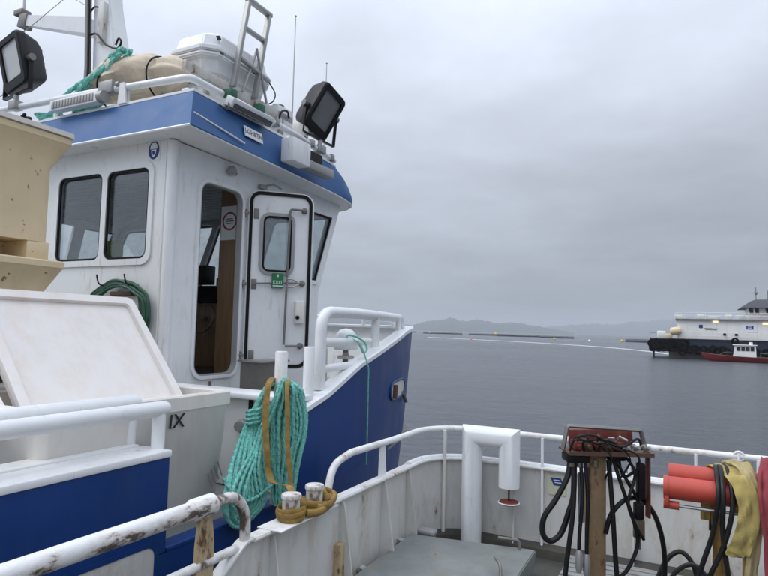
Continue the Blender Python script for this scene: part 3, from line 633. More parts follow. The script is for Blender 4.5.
b = MB(); P = [(x, y, 1.66) for x, y in inw(full, .05)]; b.prism(P, (0, 0, .03)); b.build('deck', M['hatch'], bb, smooth=False)
for s in (0, 1):
    x = -.56 if not s else 2*CX+.56
    b = MB(); b.box((x, .86, GZ-.01), (.125, 1.3, .03), bev=.008); b.build('gate_sill', M['blue'], bb)
SH = [(1.5, 2.32), (1.9, 2.43), (2.5, 2.635), (3.3, 2.775), (4.3, 2.945), (5.2, 3.0), (7, 3.02)]
fw = [q for q in full if q[1] >= 1.5]
def fw_row(d, f, zf):
    o = []
    for (x, y), (xi, yi) in zip(fw, inw(fw, 1.0)):
        k = d+lerp_tab(FL, y)*f; sh = lerp_tab(SH, y); o.append((x+(xi-x)*k, y+(yi-y)*k, zf(sh)))
    return o
b = MB(); rows = [fw_row(0, .8, lambda s: GZ-.0195), fw_row(-.004, .4, lambda s: GZ+(s-GZ)*.5), fw_row(0, 0, lambda s: s), fw_row(.035, 0, lambda s: s), fw_row(.035, .8, lambda s: GZ-.0195)]
b.loft([[r[i] for r in rows] for i in range(len(fw))], True, True, True); b.build('bow_bulwark', M['blue'], bb)
b = MB(); rows = [fw_row(.037, .8, lambda s: 1.70), fw_row(.037, 0, lambda s: s-.002), fw_row(.045, 0, lambda s: s-.002), fw_row(.045, .8, lambda s: 1.70)]
b.loft([[r[i] for r in rows] for i in range(len(fw))], True, True, True); b.build('bulwark_lining', M['white'], bb)
b = MB(); rows = [fw_row(-.015, 0, lambda s: s+.002), fw_row(-.015, 0, lambda s: s+.04), fw_row(.0, 0, lambda s: s+.052), fw_row(.12, 0, lambda s: s+.052), fw_row(.135, 0, lambda s: s+.04), fw_row(.135, 0, lambda s: s+.002)]
b.loft([[r[i] for r in rows] for i in range(len(fw))], True, True, True); b.build('bulwark_cap', M['white'], bb)
b = MB(); P = [(x, y, 2.08) for x, y in inw(fw, .06)]; b.prism(P, (0, 0, .05)); b.build('foredeck', M['grey'], bb, smooth=False)
b = MB(); b.box((-1.31, 1.53, 2.06), (1.55, .06, .72), bev=.01); b.build('bulkhead', M['white'], bb)
b = MB(); b.box((-1.28, 1.55, 2.44), (1.52, .3, .045), bev=.012); b.build('shelf', M['white'], bb)
b = MB(); b.box((-.98, 1.497, 2.36), (.05, .006, .09), bev=.002); b.build('slot', M['black'], bb)
b = MB(); b.lathe([(.055, 0), (.055, .02), (.04, .03), (.04, .06), (0, .062)], (-1.06, 1.5, 2.19), 16, V((0, -1, 0))); b.build('pipe_fitting', M['alu'], bb)
# aft bulwark with broad white top
for s in (0, 1):
    sx = (lambda x: x) if not s else (lambda x: 2*CX-x)
    b = MB(); P = [(sx(-.5), -7.4), (sx(-.5), .2), (sx(-.86), .2), (sx(-.86), -7.4)]
    b.prism([(x, y, GZ-.015) for x, y in P], (0, 0, 2.25-GZ)); b.build('aft_bulwark', M['blue'], bb, smooth=False)
    b = MB(); b.box((sx(-.605), -3.6, 2.256), (.23, 7.62, .04), bev=.008); b.box((sx(-.80), -3.62, 2.26), (.155, 7.6, .05), bev=.008); b.build('aft_bulwark_cap', M['white'], bb)
    b = MB(); b.tube([(sx(-.6), -7.3, 2.5), (sx(-.6), .235, 2.5), (sx(-.6), .255, 2.5)], [.045, .045, .036], 16); b.build('aft_rail', M['white'], bb)
    b = MB(); b.tube([(sx(-.8), -7.3, 2.525), (sx(-.8), .195, 2.525), (sx(-.8), .215, 2.525)], [.045, .045, .036], 16); b.build('aft_rail', M['white'], bb)
    for (x, y) in ((-.6, .2), (-.8, .165), (-.6, -1.8), (-.8, -1.9), (-.6, -3.8), (-.8, -3.9)):
        b = MB(); b.cyl((sx(x), y, 2.275), (sx(x), y, 2.5), .038, seg=14); b.build('rail_post', M['white'], bb)
# freeing port in the blue side
b = MB(); b.plate(rrect(-.75, 1.45, .145, 1.79, .07), [rrect(-.72, 1.48, .12, 1.765, .06)], (-.505, 0, 0), (0, 1, 0), (0, 0, 1), .012); b.build('freeing_port_frame', M['blue'], bb)
b = MB(); b.plate(rrect(-.72, 1.48, .12, 1.765, .06), [], (-.503, 0, 0), (0, 1, 0), (0, 0, 1), .006); b.build('freeing_port_plate', M['bulwark'], bb)

# wheelhouse -------------------------------------------------------
XS, XP, YA = -2.15, 2*CX+2.15, 1.65
def xm(x): return 2*CX-x
T_ = .05
aw = rrect(-3.78, 3.60, -2.42, 4.50, .09)
b = MB(); b.plate([(XP, 1.69), (XS-T_, 1.69), (XS-T_, 4.74), (XP, 4.74)], [aw, rrect(-6.1, 3.6, -4.74, 4.5, .09)], (0, YA+T_, 0), (1, 0, 0), (0, 0, 1), T_)
b.build('aft_wall', M['white'], bb)
door_hole = rrect(2.02, 2.49, 2.645, 4.425, .12)
sw1 = [(2.95, 3.62), (3.55, 3.62), (3.72, 4.48), (2.95, 4.48)]; sw2 = [(3.74, 3.60), (4.12, 3.60), (4.47, 4.48), (3.90, 4.48)]
side = [(YA, 1.69), (4.2, 1.69), (4.2, 3.44), (4.70, 4.72), (YA, 4.72)]
b = MB(); b.plate(side, [door_hole, sw1, sw2], (XS-T_, 0, 0), (0, 1, 0), (0, 0, 1), T_); b.build('starboard_wall', M['white'], bb)
b = MB(); b.plate(side, [rrect(2.0, 3.6, 2.9, 4.45, .08), sw1 and [(3.05, 3.62), (3.55, 3.62), (3.72, 4.48), (3.05, 4.48)], sw2], (XP, 0, 0), (0, 1, 0), (0, 0, 1), T_); b.build('port_wall', M['white'], bb)
b = MB(); b.box(((XS+XP)/2, 4.175, 2.565), (XS-XP-2*T_-.002, .05, 1.75)); b.build('front_wall', M['white'], bb)
upf = V((0, .5, 1.28)).normalized(); Lf = V((0, .5, 1.28)).length; fw_ = XS-XP-2*T_
fh = []; nwin = 4; wd = (fw_-.1)/nwin
for k in range(nwin): fh.append(rrect(.05+wd*k+.05, .10, .05+wd*(k+1)-.05, Lf-.2, .08))
b = MB(); b.plate([(0, 0), (fw_, 0), (fw_, Lf), (0, Lf)], fh, (XS-T_, 4.15, 3.44), (-1, 0, 0), upf, T_); b.build('windscreen_wall', M['white'], bb)
b = MB(); b.tube([(XS-.028, YA+.03, 1.7), (XS-.028, YA+.03, 4.72)], .055, 16); b.build('corner_post', M['white'], bb)
b = MB(); b.tube([(XS-.085, YA-.004, 1.7), (XS-.085, YA-.004, 4.7)], .012, 8); b.tube([(XS-.005, YA+.12, 1.7), (XS-.005, YA+.12, 4.7)], .010, 8); b.build('weld_bead', M['white'], bb)
# window frames and panes
def window(outer, holes, O, ux, uy, rec, proud=.016, fm='white'):
    b = MB(); b.plate(outer, holes, O, ux, uy, proud); w = b.build('window', M[fm], bb)
    nn = V(ux).normalized().cross(V(uy).normalized())
    for h in holes:
        b = MB(); b.plate(inset(h, .001), [inset(h, .022)], V(O)-nn*.012, ux, uy, .018); b.build('gasket', M['rubber'], w)
        b = MB(); b.plate(inset(h, .004), [], V(O)-nn*rec, ux, uy, .006); b.build('pane', M['glass'], w)
window(rrect(-3.83, 3.55, -2.37, 4.55, .12), [rrect(-3.77, 3.61, -3.09, 4.49, .08), rrect(-3.02, 3.61, -2.43, 4.49, .08)], (0, YA-.001, 0), (1, 0, 0), (0, 0, 1), .03)
window(rrect(-6.15, 3.55, -4.69, 4.55, .12), [rrect(-6.09, 3.61, -5.45, 4.49, .08), rrect(-5.38, 3.61, -4.75, 4.49, .08)], (0, YA-.001, 0), (1, 0, 0), (0, 0, 1), .03)
def grow(p, d): return inset(p, -d)
for p in (sw1, sw2): window(grow(p, .05), [inset(p, .0)], (XS+.001, 0, 0), (0, 1, 0), (0, 0, 1), .02)
for p in (rrect(2.0, 3.6, 2.9, 4.45, .08), sw2):
    q = [(-x, z) for x, z in p][::-1]; window(grow(q, .05), [q], (XP-.001, 0, 0), (0, -1, 0), (0, 0, 1), .02)
for h in fh:
    nn = V((-1, 0, 0)).cross(upf); window(grow(h, .03), [h], V((XS-T_, 4.15, 3.44))+nn*(T_+.001), (-1, 0, 0), upf, .02)
# doorway coaming
b = MB(); b.plate(grow(door_hole, .035), [door_hole], (XS+.001, 0, 0), (0, 1, 0), (0, 0, 1), .02); b.build('door_frame', M['white'], bb)
b = MB(); b.plate(inset(door_hole, .001), [inset(door_hole, .012)], (XS-.05, 0, 0), (0, 1, 0), (0, 0, 1), .068); b.build('door_seal', M['grey'], bb)
b = MB(); b.tube([(XS+.01, 2.27, 2.43), (XS+.012, 2.27, 2.36)], .014, 8); b.build('drain_spout', M['dull'], bb)
# interior
b = MB(); b.box(((XS+XP)/2, 2.92, 2.42), (XS-XP-.12, 2.4, .04)); b.build('cabin_floor', M['darkin'], bb)
b = MB(); b.box(((XS+XP)/2, 4.11, 2.9), (XS-XP-.14, .06, .95)); b.box((XP+.08, 2.95, 3.0), (.04, 2.4, 1.1)); b.box((-3.9, 1.73, 3.0), (3.0, .03, 1.12)); b.build('cabin_lining', M['wood'], bb)
for k in range(23):
    y = 1.77+.125*k
    b = MB(); b.box(((XS+XP)/2, y, 4.60), (XS-XP-.16, .112, .02), bev=.004); b.build('ceiling_board', M['lining'], bb)
b = MB(); b.box(((XS+XP)/2, 3.15, 4.64), (XS-XP-.14, 2.85, .02)); b.build('ceiling', M['darkin'], bb)
b = MB(); b.box((-2.40, 2.80, 3.5), (.34, .035, 2.15), bev=.004); b.build('wood_partition', M['wood'], bb)
b = MB(); b.box((-2.235, 2.73, 3.5), (.03, .1, 2.15), bev=.004); b.build('wood_post', M['wood'], bb)
hc2 = empty('helm_console', (-3.5, 3.8, 2.44), 'dark helm console with a steering wheel seen through the open wheelhouse doorway', 'console')
b = MB(); b.box((-3.6, 3.85, 2.86), (1.5, .42, .84), bev=.02); b.build('cabinet', M['wood'], hc2)
b = MB(); b.prism([(-4.35, 3.6, 3.29), (-4.35, 4.07, 3.29), (-4.35, 4.07, 3.55), (-4.35, 3.85, 3.52)], (1.5, 0, 0)); b.build('dashboard', M['black'], hc2)
b = MB(); b.box((-3.88, 3.9, 3.68), (.3, .2, .26), bev=.015); b.build('screen', M['black'], hc2)
b = MB(); b.box((-3.45, 3.92, 3.58), (.26, .14, .1), bev=.01); b.build('screen', M['black'], hc2)
b = MB(); wc = V((-3.52, 3.56, 3.08)); b.tube([wc+V((.19*math.cos(R(a)), .05*math.sin(R(a)), .19*math.sin(R(a)))) for a in range(0, 360, 15)], .013, 8, closed=True)
for a in (90, 210, 330): b.cyl(wc, wc+V((.185*math.cos(R(a)), .05*math.sin(R(a)), .185*math.sin(R(a)))), .009, seg=6)
b.cyl(wc, wc+V((0, .15, 0)), .03, seg=10); b.build('steering_wheel', M['dull'], hc2)
ch = empty('helm_chair', (-4.0, 2.7, 2.44), 'helm chair with a lime green headrest cover behind the aft window', 'chair')
b = MB(); b.box((-4.0, 2.75, 3.0), (.5, .5, .12), bev=.04, seg=3); b.build('seat', M['black'], ch)
b = MB(); b.box((-4.0, 2.5, 3.38), (.46, .1, .72), bev=.04, seg=3); b.build('backrest', M['black'], ch)
b = MB(); b.box((-4.0, 2.5, 3.86), (.34, .12, .22), bev=.05, seg=3); b.build('headrest', M['hi_green'], ch)
b = MB(); b.cyl((-4.0, 2.72, 2.44), (-4.0, 2.72, 2.94), .05, seg=12); b.build('pedestal', M['dull'], ch)

# no-entry notice on the partition
sg = empty('round_notice', (-2.47, 2.78, 4.15), 'white notice with a red ring and grey lettering inside the wheelhouse doorway', 'sign')
FT = frame((-2.425, 2.7785, 4.15), (1, 0, 0), (0, 0, 1))
b = MB(FT); b.plate([(-.125, -.2), (.125, -.2), (.125, .18), (-.125, .18)], [], (0, 0, 0), (1, 0, 0), (0, 1, 0), .003); b.build('sheet', M['sign_white'], sg, smooth=False)
b = MB(FT); cir = [(.105*math.cos(R(a)), .01+.105*math.sin(R(a))) for a in range(0, 360, 12)]; cin = [(.084*math.cos(R(a)), .01+.084*math.sin(R(a))) for a in range(0, 360, 12)]
b.plate(cir, [cin], (0, 0, .0035), (1, 0, 0), (0, 1, 0), .001); b.build('red_ring', M['sign_red'], sg, smooth=False)
for k, w in enumerate((.09, .12, .1)): b = MB(FT); b.box((.0, .035-.025*k, .0045), (w, .011, .001)); b.build('text_line', M['ink_grey'], sg, smooth=False)

# the open door -------------------------------------------------------
th = R(45); HG = V((-2.10, 2.72, 0)); ds = V((math.cos(th), math.sin(th), 0))
DT = frame(HG, ds, (0, 0, 1))          # local: x along the door, y up, z towards the viewer
DW, D0, D1 = .69, 2.55, 4.47
hole = rrect(.145, 3.585, .475, 4.215, .075)
b = MB(DT); b.plate(rrect(.012, D0+.012, DW-.012, D1-.012, .10), [hole], (0, 0, -.05), (1, 0, 0), (0, 1, 0), .05); door = b.build('door', M['white'], bb)
b = MB(DT); b.plate(rrect(0, D0, DW, D1, .112), [rrect(.034, D0+.034, DW-.034, D1-.034, .085)], (0, 0, -.012), (1, 0, 0), (0, 1, 0), .03); b.build('seal', M['rubber'], door)
b = MB(DT); b.plate(rrect(-.012, D0-.012, DW+.02, D1+.012, .125), [rrect(.006, D0+.006, DW-.006, D1-.006, .11)], (0, 0, -.05), (1, 0, 0), (0, 1, 0), .055); b.build('edge_frame', M['white'], door)
b = MB(DT); b.plate(grow(hole, .028), [inset(hole, .008)], (0, 0, -.002), (1, 0, 0), (0, 1, 0), .02); fr = b.build('window_frame', M['alu'], door)
b = MB(DT); b.plate(inset(hole, .007), [inset(hole, .03)], (0, 0, -.006), (1, 0, 0), (0, 1, 0), .018); b.build('gasket', M['rubber'], door)
b = MB(DT); b.plate(inset(hole, .006), [], (0, 0, -.02), (1, 0, 0), (0, 1, 0), .006); b.build('pane', M['glass'], door)
b = MB(DT); b.tube(fil([(.60, 4.29, .055), (.445, 4.29, .055), (.435, 4.26, .055), (.415, 2.80, .055)], .02), .0125, 8); b.build('lock_bar', M['dull'], door)
for (x, y) in ((.60, 4.29), (.60, 3.48), (.60, 2.79)):
    b = MB(DT); b.lathe([(.034, 0), (.034, .018), (.022, .03), (.022, .07), (0, .075)], (x, y, .0), 14); b.build('dog_boss', M['dull'], door)
    if y < 4:
        b = MB(DT); b.tube([(x, y, .055), (.43, y-.005, .055)], .013, 8); b.build('dog_lever', M['dull'], door)
b = MB(DT); b.tube([(.06, 3.455, .03), (.42, 3.475, .045)], .009, 8); b.build('latch_rod', M['dull'], door)
b = MB(DT); b.tube(fil([(.41, 3.43, .055), (.49, 3.43, .06), (.57, 3.475, .06), (.49, 3.52, .06), (.41, 3.52, .055)], .03), .01, 8); b.build('latch_handle', M['steel'], door)
for y in (4.22, 3.45, 2.68):
    b = MB(DT); b.box((.075, y, .006), (.055, .11, .012), bev=.004); b.build('hinge_pad', M['tan_rust'] if y > 4.5 else M['dull'], door)
    b = MB(DT); b.box((-.03, y, .0), (.05, .03, .03), bev=.006); b.cyl((-.035, y-.04, .0), (-.035, y+.04, .0), .012, seg=8); b.build('hinge', M['dull'], door)
b = MB(DT); b.plate([(.265, 3.415), (.385, 3.415), (.385, 3.575), (.265, 3.575)], [], (0, 0, .001), (1, 0, 0), (0, 1, 0), .064); es = b.build('exit_sign', M['sign_green'], door, smooth=False)
text('EXIT', .052, DT @ Matrix.Translation((.325, 3.475, .0652)), M['sign_white'], es if False else door, 'exit_lettering', .001)
b = MB(DT); b.box((.325, 3.437, .0655), (.11, .01, .001)); b.box((.325, 3.548, .0655), (.012, .03, .001)); b.build('exit_marks', M['sign_white'], door, smooth=False)
b = MB(DT); b.box((.575, 3.16, .035), (.10, .25, .07), bev=.012, seg=3); lb = b.build('lock_box', M['beige_rim'], door)
b = MB(DT); b.lathe([(.022, 0), (.022, .02), (.012, .026), (0, .027)], (.55, 3.10, .07), 12); b.build('lock_knob', M['black'], door)
b = MB(DT); b.box((.24, 4.375, .0005), (.07, .02, .001)); b.build('maker_plate', M['beige_rim'], door, smooth=False)
# door hold-back hook above
b = MB(); b.box((-2.12, 2.95, 4.56), (.06, .1, .05), bev=.008); b.tube(spl([(-2.1, 2.95, 4.57), (-2.0, 3.0, 4.585), (-1.93, 3.05, 4.54)], 5), .012, 8); b.build('hold_back_hook', M['alu'], bb)
b = MB(); b.lathe([(.05, 0), (.05, .02), (.035, .05), (0, .06)], (-2.28+.16, 2.42, 4.62), 14, V((1, 0, -.3))); b.cyl((-2.12, 2.37, 4.60), (-2.12, 2.5, 4.60), .02, seg=10); b.build('doorway_lamp', M['alu'], bb)
# step box under the door
st = empty('step_box', (-1.62, 2.5, 2.13), 'grey steel step box with a lipped top below the open wheelhouse door', 'step')
b = MB(); b.prism([(-1.80, 2.32, 2.14), (-1.52, 2.32, 2.14), (-1.52, 2.70, 2.14), (-1.80, 2.70, 2.14)], (0, 0, .5)); b.build('body', M['dull'], st, smooth=False)
b = MB(); b.box((-1.66, 2.51, 2.65), (.32, .44, .02), bev=.005); b.build('top', M['steel'], st)

# roof -------------------------------------------------------
def mirror_loop(P): return [V(p) for p in P]+[V((2*CX-p[0], p[1], p[2])) for p in P[::-1]]
lo = [(-1.715, 1.42, 4.75), (-1.82, 3.0, 4.735), (-1.88, 4.1, 4.72), (-1.905, 4.4, 4.71), (-1.95, 4.64, 4.705), (-2.05, 4.83, 4.70), (-2.22, 4.97, 4.70), (-2.5, 5.07, 4.70), (-3.0, 5.12, 4.70)]
hi = [(-1.835, 1.56, 5.115), (-1.88, 3.0, 5.105), (-1.90, 3.75, 5.095), (-1.915, 4.0, 5.09), (-1.95, 4.2, 5.09), (-2.05, 4.38, 5.085), (-2.22, 4.50, 5.08), (-2.5, 4.58, 5.08), (-3.0, 4.62, 5.08)]
lo_l, hi_l = mirror_loop(lo), mirror_loop(hi)
def bulge(t_, k):
    o = []
    for a, b_ in zip(lo_l, hi_l):
        q = a*(1-t_)+b_*t_; w = max(0, min(1, (a.y-4.0)/.7)); d = (V((q.x, q.y, 0))-V((CX if abs(q.x-CX) < 1 else q.x, 3.5, 0))); d.normalize(); o.append(q+V((d.x*.0+(.03 if q.x > CX else -.03)*w*(abs(q.x-CX) > 1.8), d.y*k*w, 0)))
    return o
cen = V((CX, 3.2, 0))
def shrink(Lp, d, dz=0): return [p+((V((cen.x, cen.y, p.z))-p).normalized()*d)+V((0, 0, dz)) for p in Lp]
b = MB(); b.loft([shrink(lo_l, .03, -.012), shrink(lo_l, .006, -.01), lo_l, bulge(.2, .05), bulge(.45, .075), bulge(.7, .05), hi_l], True); b.build('roof_fascia', M['fascia'], bb, ang=25)
b = MB(); b.loft([shrink(hi_l, -.006, .0), shrink(hi_l, -.006, .025), shrink(hi_l, .03, .03)], True, True, True); b.build('roof_top', M['white'], bb)
b = MB(); b.loft([shrink(lo_l, .031, -.014), shrink(lo_l, .031, .0), ], True, True, True); b.build('soffit', M['white'], bb, smooth=False)
b = MB(); b.tube([p+V((0, 0, -.008)) for p in shrink(lo_l, .012)], .014, 6, closed=True); b.build('roof_lip', M['white'], bb)

def top(name, b, m, label, cat, group=None): return one(name, b, M[m] if isinstance(m, str) else m, label, cat, group)
# roof rail
rr_ = empty('roof_rail', (CX, 1.62, 5.13), 'white pipe rail along the edges of the wheelhouse roof', 'railing')
b = MB(); b.tube(fil([(2*CX+1.95, 3.6, 5.3), (2*CX+1.92, 1.6, 5.34), (-4.9, 1.58, 5.37), (-3.2, 1.58, 5.325), (-1.93, 1.6, 5.275), (-1.9, 2.4, 5.25), (-1.9, 3.3, 5.22), (-1.94, 4.15, 5.16)], .08), .036, 10); b.build('pipe', M['white'], rr_)
for (x, y, z) in ((-6.5, 1.6, 5.32), (-4.9, 1.6, 5.36), (-3.85, 1.6, 5.33), (-2.75, 1.6, 5.3), (-1.94, 1.75, 5.26), (-1.92, 2.75, 5.23), (-1.92, 3.4, 5.2), (-1.96, 4.0, 5.15)):
    b = MB(); b.cyl((x, y, 5.12), (x, y, z), .022, seg=8); b.build('stanchion', M['white'], rr_)
b = MB(); b.box((-3.0, 1.575, 5.33), (.2, .1, .13), bev=.012); b.cyl((-2.86, 1.56, 5.34), (-2.82, 1.56, 5.34), .03, seg=10); b.build('clamp', M['alu'], rr_)
b = MB(); b.prism([(-2.82, 1.54, 5.13), (-2.7, 1.54, 5.13), (-2.74, 1.54, 5.34), (-2.80, 1.54, 5.34)], (0, .02, 0)); b.build('gusset', M['white'], rr_, smooth=False)
# LED bar facing aft
lbz = empty('light_bar', (-3.4, 1.5, 5.22), 'long white light bar with a dotted face clamped under the aft roof rail', 'light', 'light bars on the wheelhouse roof edge')
b = MB(); b.box((-3.38, 1.5, 5.215), (.72, .09, .115), bev=.01); b.build('housing', M['white'], lbz)
for k in range(14):
    b = MB(); b.box((-3.68+.046*k, 1.451, 5.215), (.036, .012, .075), bev=.003); b.build('lens', M['alu'], lbz)
b = MB(); b.cyl((-3.02, 1.5, 5.215), (-2.95, 1.5, 5.215), .06, seg=14); b.build('end_cap', M['alu'], lbz)
# LED bar facing starboard
lb2 = empty('light_bar', (-1.78, 2.3, 5.17), 'slim white light bar with a dark face slung under the starboard roof rail', 'light', 'light bars on the wheelhouse roof edge')
LT = Matrix.Translation((-1.79, 2.30, 5.165)) @ Matrix.Rotation(R(28), 4, 'Y') @ Matrix.Rotation(R(1), 4, 'Z')
b = MB(LT); b.box((0, 0, 0), (.10, .66, .10), bev=.01); b.build('housing', M['white'], lb2)
b = MB(LT); b.box((.0, 0, -.054), (.085, .62, .012)); b.box((.054, 0.0, -.02), (.01, .6, .05)); b.build('led_face', M['led'], lb2, smooth=False)
for y in (2.06, 2.5): b = MB(); b.box((-1.85, y, 5.27), (.1, .1, .09), bev=.01); b.build('green_clamp', M['green_box'], lb2)
b = MB(); b.tube(spl([(-1.8, 2.05, 5.2), (-1.79, 1.98, 5.15), (-1.76, 1.93, 5.05), (-1.83, 1.9, 5.1)], 5), .008, 6); b.build('cable', M['black'], lb2)
# white lamp box under the eave
lb3 = empty('lamp_box', (-1.72, 3.1, 4.9), 'square white lamp box with a grey hood fixed on the blue eave', 'light')
b = MB(); b.box((-1.70, 2.98, 4.915), (.17, .33, .26), bev=.012); b.build('box', M['white'], lb3)
b = MB(); b.box((-1.71, 3.42, 4.84), (.14, .55, .10), bev=.008); b.build('hood', M['alu'], lb3)
b = MB(); b.box((-1.66, 3.28, 4.94), (.05, .26, .1)); b.build('driver', M['black'], lb3, smooth=False)
# name plate on the eave
sg = empty('name_plate', (-1.79, 2.36, 4.95), 'small white plate with dark letters on the starboard blue eave', 'sign')
nrm = V((.28, 0, .0)); FT = frame((-1.807, 2.37, 4.945), (-.05, 1, 0), (-.075, 0, .36))
FT = FT @ Matrix.Translation((0, 0, .004))
b = MB(FT); b.plate([(-.15, -.055), (.15, -.055), (.15, .055), (-.15, .055)], [], (0, 0, 0), (1, 0, 0), (0, 1, 0), .008); b.build('plate', M['sign_white'], sg, smooth=False)
text('LGHBTN', .075, FT @ Matrix.Translation((0, 0, .0095)), M['ink_grey'], sg)
b = MB(); b.tube([(-1.762, 1.50, 4.885), (-1.755, 2.19, 4.80)], .008, 6); top('stay_or_eave_line', b, 'white', 'thin white line running down the blue eave beside the name plate', 'line')  # white tube added to draw the pale line on the eave, not a stay
# raft canister and its cradle
rf = empty('life_raft', (-2.3, 2.5, 5.45), 'white life raft canister lying on the wheelhouse roof cradle', 'life raft')
def shell(rows_, sgn):
    b = MB(); rows = []
    for (w, y0, y1, z, c) in rows_:
        rows.append([(-2.34+x, y, z) for x, y in ((-w, y0+c), (-w+c, y0), (w-c, y0), (w, y0+c), (w, y1-c), (w-c, y1), (-w+c, y1), (-w, y1-c))])
    b.loft(rows, True, True, True); bmesh.ops.bevel(b.bm, geom=list(b.bm.edges), offset=.012, segments=2, affect='EDGES'); return b
shell([(.325, 1.92, 3.0, 5.735, .12), (.325, 1.92, 3.0, 5.785, .12), (.30, 1.96, 2.96, 5.80, .12), (.285, 2.0, 2.92, 5.93, .12), (.15, 2.14, 2.78, 6.02, .08)], 1).build('upper_shell', M['white'], rf)
shell([(.16, 2.12, 2.80, 5.465, .08), (.28, 2.01, 2.91, 5.53, .12), (.30, 1.97, 2.95, 5.67, .12), (.318, 1.93, 2.99, 5.69, .12), (.318, 1.93, 2.99, 5.731, .12)], 1).build('lower_shell', M['white'], rf)
for y in (2.1, 2.62):
    b = MB(); b.box((-2.34, y, 5.733), (.664, .035, .018), bev=.003); b.build('strap_lug', M['dull'], rf)
b = MB(); b.prism([(-2.047, 2.03, 5.885), (-2.047, 2.07, 5.905), (-2.047, 2.10, 5.875), (-2.047, 2.06, 5.85)], (.012, 0, 0)); b.build('mark', M['ink'], rf, smooth=False)
cd = empty('raft_cradle', (-2.1, 2.4, 5.13), 'grey steel raft cradle with an upright ladder frame on the wheelhouse roof', 'cradle')
b = MB(); b.box((-2.02, 2.45, 5.415), (.06, 1.7, .09), bev=.008); b.box((-2.62, 2.45, 5.415), (.06, 1.5, .09), bev=.008); b.build('bearer', M['bulwark'], cd)
for (x, y) in ((-2.02, 1.9), (-2.02, 3.1), (-2.62, 1.9), (-2.62, 3.1)): b = MB(); b.cyl((x, y, 5.13), (x, y, 5.38), .035, seg=10); b.build('leg', M['alu'], cd)
b = MB(); b.box((-2.32, 2.0, 5.44), (.6, .06, .05)); b.box((-2.32, 2.9, 5.44), (.6, .06, .05)); b.build('cross_bar', M['alu'], cd, smooth=False)
for dy in (0, .40): b = MB(); b.box((-1.955, 2.30+dy*.85, 5.925), (.055, .042, 1.03), Matrix.Rotation(R(-10.5), 3, 'X'), bev=.005); b.build('upright', M['alu'], cd)
b = MB(); b.box((-1.955, 2.565, 6.43), (.06, .40, .042), bev=.005); b.build('top_bar', M['alu'], cd)
b = MB(); b.box((-1.955, 2.50, 6.10), (.05, .32, .04), bev=.005); b.build('rung', M['alu'], cd)
b = MB(); b.box((-1.945, 2.52, 5.72), (.045, .5, .035), Matrix.Rotation(R(-8), 3, 'X'), bev=.005); b.build('rung', M['alu'], cd)
b = MB(); b.cyl((-1.95, 2.35, 5.42), (-1.95, 2.55, 5.95), .014, seg=8); b.cyl((-1.93, 2.72, 5.42), (-1.93, 2.52, 5.95), .014, seg=8); b.build('release_strut', M['alu'], cd)
b = MB(); b.tube(spl([(-1.94, 2.75, 5.68), (-1.92, 2.85, 5.58), (-1.92, 2.82, 5.48), (-1.95, 2.78, 5.44)], 5), .007, 6); b.build('lanyard', M['black'], cd)
# boxes by the raft
jb = empty('junction_box', (-2.1, 3.3, 5.13), 'cluster of white boxes with dark lids on the roof forward of the raft', 'box')
b = MB(); b.box((-2.1, 3.15, 5.39), (.22, .3, .28), bev=.015); b.build('box', M['white'], jb)
b = MB(); b.box((-2.05, 3.5, 5.33), (.16, .2, .22), bev=.012); b.build('box', M['beige_rim'], jb)
b = MB(); b.cyl((-2.1, 3.15, 5.53), (-2.1, 3.15, 5.57), .07, seg=14); b.build('lid', M['dull'], jb)
b = MB(); b.tube(spl([(-1.98, 3.2, 5.42), (-1.93, 3.1, 5.46), (-1.9, 2.95, 5.4), (-1.9, 2.9, 5.26)], 6), .012, 6); b.tube(spl([(-1.97, 3.5, 5.3), (-1.9, 3.55, 5.2), (-1.88, 3.4, 5.12), (-1.9, 3.3, 5.1)], 6), .009, 6); b.build('cable', M['black'], jb)
for k, (x, y, z) in enumerate(((-1.9, 3.55, 5.21), (-1.91, 3.72, 5.2), (-1.93, 4.05, 5.17), (-1.90, 2.85, 5.24))):
    b = MB(); b.box((x, y, z), (.09, .07, .09), bev=.01); b.cyl((x+.06, y, z-.03), (x-.06, y, z-.03), .012, seg=6); b.build('pipe_clamp', M['alu'], rr_)
# whip antennas
def whip(x, y, z0, z1, lab, lean):
    t = empty('whip_antenna', (x, y, z0), lab, 'antenna', 'whip antennas on the wheelhouse roof')
    b = MB(); b.tube([(x, y, z0+.1), (x+lean*.4, y, (z0+z1)/2), (x+lean, y, z1)], [.012, .009, .006], 8); b.build('rod', M['bulwark'], t)
    b = MB(); b.cyl((x, y, z0), (x, y, z0+.14), .025, seg=10); b.build('base', M['steel'], t)
    b = MB(); b.lathe([(0, -.012), (.014, 0), (0, .014)], (x+lean, y, z1), 8); b.build('tip', M['dull'], t)
whip(-2.2, 3.56, 5.13, 6.88, 'taller white whip antenna beside the raft on the roof', 0)
whip(-2.2, 4.3, 5.1, 6.58, 'shorter white whip antenna behind the right hand floodlight', 0)

